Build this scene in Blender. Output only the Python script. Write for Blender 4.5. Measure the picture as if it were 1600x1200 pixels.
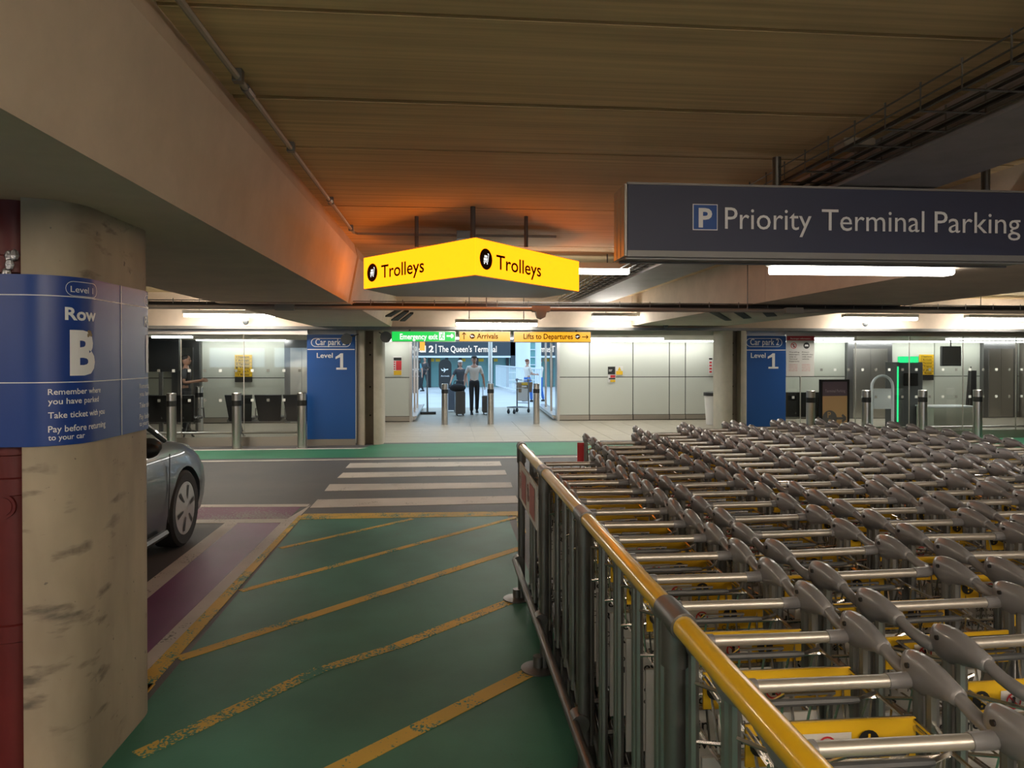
import bpy, math, random
from mathutils import Vector, Matrix
random.seed(7)
PI = math.pi
for o in list(bpy.data.objects): bpy.data.objects.remove(o, do_unlink=True)
SC = bpy.context.scene
COL = SC.collection

# ------------------------------------------------------------------ camera
FPX, HC = 1109.0, 1.65
YAW = math.atan(100.0 / FPX); PIT = math.radians(0.5)
CYP = 560 + FPX * math.tan(PIT)
cd = bpy.data.cameras.new('camera'); cam = bpy.data.objects.new('camera', cd); COL.objects.link(cam)
cam.location = (0, 0, HC); cam.rotation_euler = (PI / 2 - PIT, 0, -YAW)
cd.sensor_width = 36; cd.lens = FPX / 1600 * 36; cd.shift_y = -(600 - CYP) / 1600
cd.clip_start = 0.05; cd.clip_end = 300
SC.camera = cam

# ------------------------------------------------------------------ world and exposure
w = bpy.data.worlds.new('world'); SC.world = w; w.use_nodes = True
bg = w.node_tree.nodes['Background']
bg.inputs[0].default_value = (0.55, 0.78, 1.0, 1); bg.inputs[1].default_value = 2.0
SC.view_settings.view_transform = 'Standard'; SC.view_settings.look = 'None'
SC.view_settings.gamma = 1; SC.view_settings.exposure = 0.18
SC.view_settings.use_curve_mapping = False
LAMP = 52.0          # brightness of the fluorescent battens
BACK_LAMP = 74.0
NEAR_LAMP = 14.0   # the two tubes by the big signs, dimmed to keep the orange ceiling glow

# ------------------------------------------------------------------ picture <-> place
CF = Vector((math.sin(YAW) * math.cos(PIT), math.cos(YAW) * math.cos(PIT), -math.sin(PIT)))
CR = Vector((math.cos(YAW), -math.sin(YAW), 0)); CU = CR.cross(CF)
C0 = Vector((0, 0, HC))
def ray(px, py): return CF + CR * ((px - 800) / FPX) + CU * ((CYP - py) / FPX)
def at(px, py, Y):
    r = ray(px, py); return C0 + r * (Y / r.y)
def onz(px, py, z=0.0):
    r = ray(px, py); return C0 + r * ((z - HC) / r.z)
def proj(P):
    d = Vector(P) - C0; k = d.dot(CF); return 800 + FPX * d.dot(CR) / k, CYP - FPX * d.dot(CU) / k

# ------------------------------------------------------------------ materials
def mat(name, col, rough=0.6, metal=0.0, spec=0.5, noise=None, bump=None, emit=None, coat=0, col2=None, streak=None):
    """noise=(scale, amount) mottles the colour towards col2; streak=(sx,sy,sz) stretches it; bump=(scale,strength)"""
    m = bpy.data.materials.new(name); m.use_nodes = True; nt = m.node_tree; b = nt.nodes['Principled BSDF']
    b.inputs['Base Color'].default_value = (*col, 1); b.inputs['Roughness'].default_value = rough
    b.inputs['Metallic'].default_value = metal; b.inputs['Specular IOR Level'].default_value = spec
    b.inputs['Coat Weight'].default_value = coat
    if emit: b.inputs['Emission Color'].default_value = (*emit[0], 1); b.inputs['Emission Strength'].default_value = emit[1]
    L = nt.links
    tc = nt.nodes.new('ShaderNodeTexCoord'); mp = nt.nodes.new('ShaderNodeMapping'); L.new(tc.outputs['Object'], mp.inputs[0])
    if streak: mp.inputs['Scale'].default_value = streak
    if noise:
        n = nt.nodes.new('ShaderNodeTexNoise'); n.inputs['Scale'].default_value = noise[0]; n.inputs['Detail'].default_value = 8
        n.inputs['Roughness'].default_value = 0.65
        L.new(mp.outputs[0], n.inputs[0])
        r = nt.nodes.new('ShaderNodeValToRGB'); r.color_ramp.elements[0].position = 0.35; r.color_ramp.elements[1].position = 0.68
        L.new(n.outputs[0], r.inputs[0])
        mx = nt.nodes.new('ShaderNodeMix'); mx.data_type = 'RGBA'
        c2 = col2 or tuple(c * 0.5 for c in col)
        mx.inputs[6].default_value = (*col, 1)
        mx.inputs[7].default_value = (*[a * (1 - noise[1]) + b2 * noise[1] for a, b2 in zip(col, c2)], 1)
        L.new(r.outputs[0], mx.inputs[0]); L.new(mx.outputs[2], b.inputs['Base Color'])
    if bump:
        n2 = nt.nodes.new('ShaderNodeTexNoise'); n2.inputs['Scale'].default_value = bump[0]; n2.inputs['Detail'].default_value = 6
        L.new(mp.outputs[0], n2.inputs[0])
        bp = nt.nodes.new('ShaderNodeBump'); bp.inputs['Strength'].default_value = bump[1]; bp.inputs['Distance'].default_value = 0.01
        L.new(n2.outputs[0], bp.inputs['Height']); L.new(bp.outputs[0], b.inputs['Normal'])
    return m

def ramp(nt, src, p0, p1, c0=(0, 0, 0, 1), c1=(1, 1, 1, 1)):
    r = nt.nodes.new('ShaderNodeValToRGB'); e = r.color_ramp.elements
    e[0].position = p0; e[1].position = p1; e[0].color = c0; e[1].color = c1
    nt.links.new(src, r.inputs[0]); return r.outputs[0]
def noise_node(nt, scale, stretch=(1, 1, 1), rot=(0, 0, 0), detail=6, loc=(0, 0, 0)):
    tc = nt.nodes.new('ShaderNodeTexCoord'); mp = nt.nodes.new('ShaderNodeMapping')
    mp.inputs['Scale'].default_value = stretch; mp.inputs['Rotation'].default_value = rot; mp.inputs['Location'].default_value = loc
    n = nt.nodes.new('ShaderNodeTexNoise'); n.inputs['Scale'].default_value = scale; n.inputs['Detail'].default_value = detail
    nt.links.new(tc.outputs['Object'], mp.inputs[0]); nt.links.new(mp.outputs[0], n.inputs[0]); return n.outputs[0]
def mixc(nt, fac, a, b):
    mx = nt.nodes.new('ShaderNodeMix'); mx.data_type = 'RGBA'
    nt.links.new(fac, mx.inputs[0])
    for s, v in ((6, a), (7, b)):
        if isinstance(v, tuple): mx.inputs[s].default_value = (*v, 1)
        else: nt.links.new(v, mx.inputs[s])
    return mx.outputs[2]

def board_concrete():
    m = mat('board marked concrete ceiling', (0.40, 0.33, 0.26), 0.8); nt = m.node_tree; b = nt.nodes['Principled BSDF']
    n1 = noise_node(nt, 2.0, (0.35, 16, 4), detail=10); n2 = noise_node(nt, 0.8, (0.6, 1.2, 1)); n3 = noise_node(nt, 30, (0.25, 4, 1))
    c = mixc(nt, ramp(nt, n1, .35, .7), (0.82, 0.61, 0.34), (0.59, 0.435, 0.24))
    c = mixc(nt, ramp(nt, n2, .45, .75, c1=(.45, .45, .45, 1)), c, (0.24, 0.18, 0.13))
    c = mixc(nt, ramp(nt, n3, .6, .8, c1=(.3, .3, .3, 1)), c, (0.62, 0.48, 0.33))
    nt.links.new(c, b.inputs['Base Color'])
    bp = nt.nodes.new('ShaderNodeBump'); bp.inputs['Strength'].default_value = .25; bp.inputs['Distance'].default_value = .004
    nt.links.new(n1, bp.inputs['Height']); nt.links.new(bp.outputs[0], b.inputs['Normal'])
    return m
def column_concrete():
    m = mat('scuffed concrete', (0.5, 0.45, 0.38), 0.7); nt = m.node_tree; b = nt.nodes['Principled BSDF']
    n1 = noise_node(nt, 3.0, (1, 1, .5), detail=12)
    n2 = noise_node(nt, 2.6, (1.6, 1.6, 5), rot=(.5, -.6, 0), detail=14, loc=(4, 1, 2))
    n3 = noise_node(nt, 1.6, (2, 2, .7)); n4 = noise_node(nt, 34, detail=3)
    c = mixc(nt, ramp(nt, n1, .35, .7), (0.50, 0.42, 0.31), (0.33, 0.27, 0.2))
    # black rubber scuffs: long thin streaks, only in patches
    mu = nt.nodes.new('ShaderNodeMath'); mu.operation = 'MULTIPLY'
    nt.links.new(ramp(nt, n2, .56, .66), mu.inputs[0]); nt.links.new(ramp(nt, n3, .50, .60), mu.inputs[1])
    mu2 = nt.nodes.new('ShaderNodeMath'); mu2.operation = 'MULTIPLY'; nt.links.new(mu.outputs[0], mu2.inputs[0]); mu2.inputs[1].default_value = .8
    n5 = noise_node(nt, 1.3, (1.5, 1.5, .35), detail=9, loc=(7, 2, 9)); c = mixc(nt, ramp(nt, n5, .45, .62, c1=(.6, .6, .6, 1)), c, (0.2, 0.165, 0.125))
    c = mixc(nt, mu2.outputs[0], c, (0.09, 0.075, 0.065))
    c = mixc(nt, ramp(nt, n4, .70, .74), c, (0.2, 0.17, 0.14))
    nt.links.new(c, b.inputs['Base Color'])
    return m
def paint(name, col, under, wear=0.5, scale=60, big=2.0, rough=0.55, dirt=0.3):
    """road paint worn through to what lies under it"""
    m = mat(name, col, rough + .1, spec=.25); nt = m.node_tree; b = nt.nodes['Principled BSDF']
    n1 = noise_node(nt, scale, detail=4); n2 = noise_node(nt, big, detail=5); n3 = noise_node(nt, 1.1, (1, 1, 1), detail=8, loc=(3, 5, 1))
    ad = nt.nodes.new('ShaderNodeMath'); ad.operation = 'ADD'; nt.links.new(n1, ad.inputs[0]); nt.links.new(n2, ad.inputs[1])
    f = ramp(nt, ad.outputs[0], 0, 1); 
    mr = nt.nodes.new('ShaderNodeMapRange'); mr.inputs[1].default_value = 1.38 - wear * .5; mr.inputs[2].default_value = 1.44 - wear * .5
    nt.links.new(ad.outputs[0], mr.inputs[0])
    dk = tuple(c * (1 - dirt) for c in col)
    c = mixc(nt, ramp(nt, n3, .35, .7), col, dk)
    c = mixc(nt, mr.outputs[0], c, under)
    nt.links.new(c, b.inputs['Base Color'])
    bp = nt.nodes.new('ShaderNodeBump'); bp.inputs['Strength'].default_value = .25; bp.inputs['Distance'].default_value = .003
    nt.links.new(n1, bp.inputs['Height']); nt.links.new(bp.outputs[0], b.inputs['Normal'])
    return m
def glass(name, tint=(1, 1, 1), refl=1.0):
    m = bpy.data.materials.new(name); m.use_nodes = True; nt = m.node_tree; nt.nodes.clear()
    out = nt.nodes.new('ShaderNodeOutputMaterial'); mx = nt.nodes.new('ShaderNodeMixShader')
    tr = nt.nodes.new('ShaderNodeBsdfTransparent'); gl = nt.nodes.new('ShaderNodeBsdfGlossy'); fr = nt.nodes.new('ShaderNodeFresnel')
    fr.inputs[0].default_value = 1.5
    tr.inputs[0].default_value = (*tint, 1); gl.inputs[1].default_value = 0.02; gl.inputs[0].default_value = (refl, refl, refl, 1)
    nt.links.new(fr.outputs[0], mx.inputs[0]); nt.links.new(tr.outputs[0], mx.inputs[1]); nt.links.new(gl.outputs[0], mx.inputs[2])
    nt.links.new(mx.outputs[0], out.inputs[0]); return m
def glow(name, col, s): return mat(name, (0.02, 0.02, 0.02), 0.4, emit=(col, s))

M = dict(
    ceil=board_concrete(), conc=mat('grey concrete beam', (0.70, 0.575, 0.46), 0.7, noise=(2.5, .3), bump=(12, .25)),
    soffit=mat('concrete soffit', (0.36, 0.33, 0.28), 0.75, noise=(1.6, .55), streak=(0.6, 2.0, 1), bump=(14, .25)),
    column=column_concrete(), column_clean=mat('clean column concrete', (0.5, 0.45, 0.37), .7, noise=(3, .35)), darkgap=mat('dark gap', (0.02, 0.018, 0.015), 0.9),
    asphalt=mat('asphalt', (0.10, 0.103, 0.112), 0.6, spec=.3, noise=(1.2, .5), bump=(160, .25), col2=(0.15, 0.14, 0.135)),
    green=paint('green floor paint', (0.068, 0.25, 0.18), (0.06, 0.12, 0.10), .28, 90, 1.0, .42, .45),
    green2=paint('fresh green paint', (0.05, 0.22, 0.13), (0.05, 0.1, 0.08), .2, 90, 1.0, .45, .2),
    yellow=paint('yellow line paint', (0.82, 0.55, 0.10), (0.068, 0.25, 0.18), .58, 70, 5.0, .5, .35),
    yellow2=paint('faded yellow line paint', (0.72, 0.50, 0.11), (0.068, 0.25, 0.18), .78, 70, 2.2, .5, .3),
    white=paint('white line paint', (0.68, 0.64, 0.6), (0.16, 0.155, 0.15), .36, 60, 4.0, .5, .3),
    purple=paint('purple paint', (0.21, 0.06, 0.18), (0.075, 0.05, 0.07), .25, 60, 1.5, .4, .25),
    purple2=paint('faded purple paint', (0.26, 0.11, 0.2), (0.3, 0.27, 0.27), .62, 45, 1.5, .5, .25),
    paver=mat('beige paving', (0.42, 0.375, 0.30), 0.45, noise=(2.0, .3), bump=(60, .1)),
    outpave=mat('pale outdoor paving', (0.55, 0.57, 0.60), 0.5, noise=(.6, .25)),
    steel=mat('brushed stainless steel', (0.62, 0.60, 0.57), 0.28, 1.0),
    galv=mat('galvanised tube', (0.20, 0.20, 0.195), 0.42, 0.85, noise=(6, .4)),
    alu=mat('satin aluminium bar', (0.68, 0.65, 0.60), 0.38, .75, noise=(18, .25)),
    chrome=mat('bright zinc wire', (0.60, 0.58, 0.54), 0.25, 1.0),
    post=mat('grey aluminium upright', (0.27, 0.275, 0.27), 0.38, 0.8),
    plastic=mat('grey plastic grip', (0.21, 0.21, 0.225), 0.30, coat=.25, noise=(3, .15)),
    dplastic=mat('dark grey plastic', (0.07, 0.075, 0.08), 0.45),
    black=mat('black plastic', (0.012, 0.012, 0.013), 0.45), rubber=mat('tyre rubber', (0.018, 0.018, 0.018), 0.75),
    yel=mat('yellow label', (0.72, 0.44, 0.012), 0.45), wht=mat('white label', (0.62, 0.61, 0.59), 0.5),
    redp=mat('red print', (0.55, 0.03, 0.04), 0.5), blk=mat('black print', (0.01, 0.01, 0.01), 0.5),
    yelrail=mat('yellow wrapped rail', (0.80, 0.48, 0.015), 0.28, noise=(14, .18), coat=.5),
    signblue=mat('blue sign vinyl', (0.010, 0.05, 0.27), 0.38), txtw=mat('white sign print', (0.88, 0.88, 0.9), 0.4),
    navy=mat('dark slate blue sign', (0.045, 0.052, 0.098), 0.5), blue=mat('blue panel', (0.008, 0.085, 0.34), 0.4),
    pblue=mat('parking blue', (0.01, 0.08, 0.36), 0.4), lip=mat('grey sign trim', (0.28, 0.27, 0.26), 0.5, .3),
    endcap=mat('sign end cap', (0.62, 0.58, 0.52), 0.4, 0.3), red=mat('dark red paint', (0.13, 0.012, 0.012), 0.5, noise=(4, .4)),
    carpaint=mat('grey blue car paint', (0.052, 0.067, 0.08), 0.4, .15, coat=.5), carglass=mat('dark car glass', (0.01, 0.012, 0.014), 0.06, spec=.9),
    rim=mat('silver wheel trim', (0.5, 0.5, 0.5), 0.35, .7),
    tube=glow('fluorescent diffuser', (1.0, 0.94, 0.83), LAMP), tube_back=glow('fluorescent diffuser rear', (1.0, 0.84, 0.66), BACK_LAMP), tube_near=glow('fluorescent diffuser near', (1.0, 0.93, 0.82), NEAR_LAMP), fit=mat('lamp body', (0.5, 0.5, 0.48), 0.5),
    cove=glow('cove light', (1.0, 0.99, 0.93), 17.0), txtlit=glow('lit white print', (1, 1, .97), 1.0),
    sign_y=glow('lit yellow sign face', (1.0, 0.228, 0.003), 2.95), sign_g=glow('lit green sign face', (0.01, 0.62, 0.08), 1.0),
    sign_a=glow('lit amber sign face', (1.0, 0.40, 0.004), 1.1), sign_t=mat('sign brown print', (0.03, 0.012, 0.0), 0.8, spec=.1),
    signsteel=mat('sign grey shell', (0.33, 0.32, 0.30), 0.45, .2),
    wallp=mat('cream glass wall panel', (0.56, 0.585, 0.53), 0.14, spec=.5), plinth=mat('steel plinth', (0.42, 0.38, 0.33), 0.35, .8),
    lobbyc=mat('white lobby soffit', (0.6, 0.58, 0.53), 0.6), dsteel=mat('dark lift steel', (0.25, 0.25, 0.26), 0.32, .9),
    glass=glass('clear glass', (.95, .97, .96)), bglass=glass('blue tinted glass', (.70, .82, .95)),
    seat=mat('black seat', (0.012, 0.012, 0.014), 0.4), conduit=mat('conduit', (0.36, 0.32, 0.27), 0.55, .2),
    cable=mat('black cables', (0.02, 0.018, 0.017), 0.7), rib=mat('painted steel rib', (0.40, 0.39, 0.42), 0.5, .3, noise=(4, .4)),
    skin=mat('skin', (0.42, 0.23, 0.16), 0.5), hair=mat('dark hair', (0.015, 0.011, 0.01), 0.6), hair2=mat('auburn hair', (0.16, 0.05, 0.025), 0.6),
    shirtw=mat('white shirt cloth', (0.62, 0.58, 0.54), 0.8), dark=mat('dark cloth', (0.015, 0.016, 0.02), 0.8),
    shirtg=mat('charcoal cloth', (0.05, 0.05, 0.055), 0.8), bluec=mat('blue cloth', (0.03, 0.12, 0.4), 0.8), denim=mat('teal cloth', (0.08, 0.25, 0.3), 0.8),
    shoe=mat('shoe leather', (0.01, 0.01, 0.01), 0.4), case=mat('charcoal suitcase shell', (0.05, 0.052, 0.055), 0.4), case2=mat('blue grey suitcase shell', (0.10, 0.13, 0.18), 0.4),
    teal=mat('terminal teal glazing', (0.16, 0.36, 0.36), 0.15, spec=.8), fascia=mat('dark fascia', (0.035, 0.05, 0.065), 0.4),
    wmetal=mat('white painted metal', (0.7, 0.75, 0.8), 0.4), sq=mat('frosted square', (0.75, 0.76, 0.72), 0.5), sqd=mat('grey square', (0.2, 0.2, 0.18), 0.5),
    led=glow('green led', (0.02, 0.8, 0.25), 1.2), board=mat('tan board', (0.72, 0.46, 0.24), 0.5), boardp=mat('mauve board', (0.16, 0.12, 0.16), 0.5),
    cardboard=mat('brown basket', (0.26, 0.19, 0.12), 0.7), offw=mat('off white counter', (0.5, 0.52, 0.46), 0.3), wallc=mat('garage wall concrete', (0.22, 0.2, 0.17), 0.8, noise=(1, .4)),
    foil=mat('silver foil', (0.4, 0.4, 0.42), 0.3, .9, bump=(30, 1)), redpan=mat('crimson heading', (0.4, 0.02, 0.035), 0.5),
)

# ------------------------------------------------------------------ mesh helpers
def slice_u(vs, fs, step):
    """cuts flat faces into strips along u so that they can bend round a curve"""
    ov, of = [], []
    for f in fs:
        P = [vs[i] for i in f]; k0 = math.floor(min(p[0] for p in P) / step); k1 = math.ceil(max(p[0] for p in P) / step)
        for k in range(k0, k1):
            Q = P
            for lim, sg in ((k * step, 1), ((k + 1) * step, -1)):
                out = []
                for i in range(len(Q)):
                    a, b = Q[i], Q[(i + 1) % len(Q)]; da, db = (a[0] - lim) * sg, (b[0] - lim) * sg
                    if da >= 0: out.append(a)
                    if da * db < 0: t = da / (da - db); out.append((a[0] + (b[0] - a[0]) * t, a[1] + (b[1] - a[1]) * t))
                Q = out
                if len(Q) < 3: break
            if len(Q) >= 3: of.append(tuple(range(len(ov), len(ov) + len(Q)))); ov += Q
    return ov, of
class MB:
    def __init__(s): s.v = []; s.f = []; s.mi = []; s.m = 0; s.T = None
    def add(s, vs, fs):
        n = len(s.v)
        s.v += [tuple(s.T @ Vector(p)) if s.T else tuple(p) for p in vs]
        s.f += [tuple(n + i for i in f) for f in fs]; s.mi += [s.m] * len(fs); return s
    def box(s, x0, x1, y0, y1, z0, z1):
        return s.add([(x0, y0, z0), (x1, y0, z0), (x1, y1, z0), (x0, y1, z0), (x0, y0, z1), (x1, y0, z1), (x1, y1, z1), (x0, y1, z1)],
                     [(0, 3, 2, 1), (4, 5, 6, 7), (0, 1, 5, 4), (1, 2, 6, 5), (2, 3, 7, 6), (3, 0, 4, 7)])
    def rbox(s, x0, x1, y0, y1, z0, z1, r=.02, n=3, axis='y'):
        """box with rounded corners seen along the given axis"""
        a0, a1, b0, b1 = {'y': (x0, x1, z0, z1), 'z': (x0, x1, y0, y1), 'x': (y0, y1, z0, z1)}[axis]
        pts = []
        for cx, cy, st in ((a1 - r, b1 - r, 0), (a0 + r, b1 - r, 1), (a0 + r, b0 + r, 2), (a1 - r, b0 + r, 3)):
            for k in range(n + 1):
                t = (st + k / n) * PI / 2; pts.append((cx + r * math.cos(t), cy + r * math.sin(t)))
        c0, c1 = {'y': (y0, y1), 'z': (z0, z1), 'x': (x0, x1)}[axis]
        f3 = {'y': lambda a, b, c: (a, c, b), 'z': lambda a, b, c: (a, b, c), 'x': lambda a, b, c: (c, a, b)}[axis]
        N = len(pts)
        vs = [f3(a, b, c0) for a, b in pts] + [f3(a, b, c1) for a, b in pts]
        fs = [tuple(range(N - 1, -1, -1)), tuple(range(N, 2 * N))] + [(i, (i + 1) % N, N + (i + 1) % N, N + i) for i in range(N)]
        return s.add(vs, fs)
    def prism(s, poly, z0, z1):
        N = len(poly)
        return s.add([(x, y, z0) for x, y in poly] + [(x, y, z1) for x, y in poly],
                     [tuple(range(N - 1, -1, -1)), tuple(range(N, 2 * N))] + [(i, (i + 1) % N, N + (i + 1) % N, N + i) for i in range(N)])
    def prism_y(s, poly, y0, y1):
        N = len(poly)
        return s.add([(x, y0, z) for x, z in poly] + [(x, y1, z) for x, z in poly],
                     [tuple(range(N)), tuple(range(2 * N - 1, N - 1, -1))] + [(N + i, N + (i + 1) % N, (i + 1) % N, i) for i in range(N)])
    def rings(s, rs, caps=True):
        n = len(rs[0]); vs = [p for r in rs for p in r]; fs = []
        for k in range(len(rs) - 1):
            for i in range(n):
                j = (i + 1) % n; fs.append((k * n + i, k * n + j, (k + 1) * n + j, (k + 1) * n + i))
        if caps: fs += [tuple(range(n - 1, -1, -1)), tuple(range((len(rs) - 1) * n, len(rs) * n))]
        return s.add(vs, fs)
    def tube(s, pts, r, n=6, caps=True):
        pts = [Vector(p) for p in pts]; rs = []; up = None
        R = r if isinstance(r, (list, tuple)) else [r] * len(pts)
        for i, p in enumerate(pts):
            d = (pts[min(i + 1, len(pts) - 1)] - pts[max(i - 1, 0)]).normalized()
            if up is None: up = Vector((0, 0, 1)) if abs(d.z) < .9 else Vector((0, 1, 0))
            a = d.cross(up)
            if a.length < 1e-4: a = d.cross(Vector((1, 0, 0)))
            a.normalize(); b = a.cross(d).normalized(); up = b
            rs.append([p + (a * math.cos(2 * PI * k / n) + b * math.sin(2 * PI * k / n)) * R[i] for k in range(n)])
        return s.rings(rs, caps)
    def lathe(s, prof, n=16, c=(0, 0, 0), axis='z'):
        rs = []
        for r, h in prof:
            ring = []
            for k in range(n):
                t = 2 * PI * k / n; a, b = r * math.cos(t), r * math.sin(t)
                p = {'z': (a, b, h), 'x': (h, a, b), 'y': (b, h, a)}[axis]
                ring.append((c[0] + p[0], c[1] + p[1], c[2] + p[2]))
            rs.append(ring)
        return s.rings(rs)
    def ball(s, c, rx, ry=None, rz=None, n=10, m=6):
        ry = ry or rx; rz = rz or rx; rs = []
        for j in range(m + 1):
            ph = -PI / 2 + PI * min(max(j / m, .02), .98)
            rs.append([(c[0] + rx * math.cos(ph) * math.cos(2 * PI * k / n), c[1] + ry * math.cos(ph) * math.sin(2 * PI * k / n), c[2] + rz * math.sin(ph)) for k in range(n)])
        return s.rings(rs)
    def build(s, name, mats, parent=None, smooth=False, loc=None):
        me = bpy.data.meshes.new(name); me.from_pydata(s.v, [], s.f)
        if not isinstance(mats, (list, tuple)): mats = [mats]
        for m in mats: me.materials.append(M[m] if isinstance(m, str) else m)
        me.polygons.foreach_set('material_index', s.mi)
        if smooth:
            me.polygons.foreach_set('use_smooth', [True] * len(s.f))
        me.update()
        if smooth: me.set_sharp_from_angle(angle=math.radians(38))
        o = bpy.data.objects.new(name, me); COL.objects.link(o)
        if parent: o.parent = parent
        if loc: o.location = loc
        return o
def tag(o, label=None, cat=None, group=None, kind=None):
    for k, v in (('label', label), ('category', cat), ('group', group), ('kind', kind)):
        if v: o[k] = v
    return o
def empty(name, loc, label, cat, group=None, rz=0):
    o = bpy.data.objects.new(name, None); COL.objects.link(o); o.location = loc; o.rotation_euler.z = rz; o.empty_display_size = .1
    return tag(o, label, cat, group)
def struct(o): o['kind'] = 'structure'; return o
def copy_tree(o, parent=None, label=None):
    c = o.copy(); COL.objects.link(c)
    if parent: c.parent = parent
    if label: c['label'] = label
    for ch in list(o.children): copy_tree(ch, c)
    return c

# ------------------------------------------------------------------ lettering
_tc = {}
def glyphs(s, bold=0.0):
    k = (s, bold)
    if k not in _tc:
        cu = bpy.data.curves.new('t', 'FONT'); cu.body = s; cu.size = 1; cu.resolution_u = 3; cu.offset = bold; cu.fill_mode = 'BOTH'
        o = bpy.data.objects.new('t', cu); COL.objects.link(o)
        bpy.context.view_layer.update()
        me = o.to_mesh(); vs = [(v.co.x, v.co.y) for v in me.vertices]; fs = [tuple(p.vertices) for p in me.polygons]
        o.to_mesh_clear(); bpy.data.objects.remove(o); bpy.data.curves.remove(cu)
        x0 = min(v[0] for v in vs); x1 = max(v[0] for v in vs)
        _tc[k] = ([((v[0] - x0) / (x1 - x0), v[1] / 0.73) for v in vs], fs)
    return _tc[k]
def text(mb, s, fmap, x0, x1, base, cap, bold=0.0):
    """letters whose width runs x0..x1 and whose capitals stand cap high on the line base; fmap(u,v) -> point"""
    vs, fs = glyphs(s, bold)
    return mb.add([fmap(x0 + u * (x1 - x0), base + v * cap) for u, v in vs], fs)
def disc(mb, fmap, cx, cy, r, n=16, r0=0):
    if r0:
        a = [fmap(cx + r * math.cos(2 * PI * k / n), cy + r * math.sin(2 * PI * k / n)) for k in range(n)]
        b = [fmap(cx + r0 * math.cos(2 * PI * k / n), cy + r0 * math.sin(2 * PI * k / n)) for k in range(n)]
        return mb.add(a + b, [(k, (k + 1) % n, n + (k + 1) % n, n + k) for k in range(n)])
    return mb.add([fmap(cx + r * math.cos(2 * PI * k / n), cy + r * math.sin(2 * PI * k / n)) for k in range(n)], [tuple(range(n))])
def rect(mb, fmap, x0, x1, y0, y1): return mb.add([fmap(x0, y0), fmap(x1, y0), fmap(x1, y1), fmap(x0, y1)], [(0, 1, 2, 3)])
def poly2(mb, fmap, pts): return mb.add([fmap(*p) for p in pts], [tuple(range(len(pts)))])
def line2(mb, fmap, p, q, w):
    dx, dy = q[0] - p[0], q[1] - p[1]; L = math.hypot(dx, dy) or 1; nx, ny = -dy / L * w / 2, dx / L * w / 2
    return poly2(mb, fmap, [(p[0] + nx, p[1] + ny), (p[0] - nx, p[1] - ny), (q[0] - nx, q[1] - ny), (q[0] + nx, q[1] + ny)])
def pill(mb, fmap, x0, x1, y0, y1, w, n=8):
    r = (y1 - y0) / 2; o = []; i = []
    for cx, st in ((x1 - r, -PI / 2), (x0 + r, PI / 2)):
        for k in range(n + 1):
            t = st + PI * k / n
            o.append((cx + r * math.cos(t), (y0 + y1) / 2 + r * math.sin(t))); i.append((cx + (r - w) * math.cos(t), (y0 + y1) / 2 + (r - w) * math.sin(t)))
    N = len(o); mb.add([fmap(*p) for p in o + i], [(k, (k + 1) % N, N + (k + 1) % N, N + k) for k in range(N)])
def arrow(mb, fmap, cx, cy, L, ang, w):
    c, s = math.cos(ang), math.sin(ang); tip = (cx + c * L / 2, cy + s * L / 2)
    line2(mb, fmap, (cx - c * L / 2, cy - s * L / 2), (tip[0] - c * w * .5, tip[1] - s * w * .5), w)
    for a in (2.45, -2.45):
        line2(mb, fmap, tip, (tip[0] + math.cos(ang + a) * L * .42, tip[1] + math.sin(ang + a) * L * .42), w)
def trolley_icon(mb, fmap, cx, cy, r):
    q = lambda x, y: (cx + x * r, cy + y * r)
    line2(mb, fmap, q(.5, .6), q(.32, -.3), .1 * r); line2(mb, fmap, q(.32, -.3), q(-.45, -.3), .1 * r); line2(mb, fmap, q(.5, .6), q(.3, .62), .1 * r)
    poly2(mb, fmap, [q(-.42, -.18), q(.2, -.18), q(.26, .12), q(-.42, .12)]); poly2(mb, fmap, [q(-.3, .18), q(.2, .18), q(.24, .42), q(-.3, .42)])
    disc(mb, fmap, *q(-.3, -.47), .1 * r, 8); disc(mb, fmap, *q(.22, -.47), .1 * r, 8)
def plane_icon(mb, fmap, cx, cy, r, tilt=.2):
    c, s = math.cos(tilt), math.sin(tilt)
    q = lambda x, y: (cx + (x * c - y * s) * r, cy + (x * s + y * c) * r)
    poly2(mb, fmap, [q(-.75, -.1), q(.7, -.1), q(.8, .04), q(.6, .14), q(-.6, .12), q(-.8, .45), q(-.92, .45)])
    poly2(mb, fmap, [q(-.1, 0), q(.25, 0), q(-.3, -.5), q(-.45, -.5)]); poly2(mb, fmap, [q(-.1, .1), q(.2, .1), q(-.2, .5), q(-.32, .5)])

def face(P0, U, V=(0, 0, 1), off=0.003):
    """a flat face: origin P0, unit directions U, V. returns fmap(u,v) -> point just proud of it, and inv(px,py) -> (u,v)"""
    P0 = Vector(P0); U = Vector(U).normalized(); V = Vector(V).normalized(); N = U.cross(V).normalized()
    def inv(px, py):
        r = ray(px, py); t = (P0 - C0).dot(N) / r.dot(N); q = C0 + r * t - P0; return q.dot(U), q.dot(V)
    return (lambda u, v: P0 + U * u + V * v + N * off), inv
def ftext(mb, F, s, px0, px1, pbase, pcap, bold=0.0):
    f, inv = F; a = inv(px0, pbase); b = inv(px1, pbase); c = inv(px0, pcap)
    text(mb, s, f, a[0], b[0], (a[1] + b[1]) / 2 if abs(a[1] - b[1]) < .03 else a[1], c[1] - a[1], bold)

ZS, ZU, YF = 2.24, 2.85, 13.75       # beam soffit, slab underside, facade line
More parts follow.
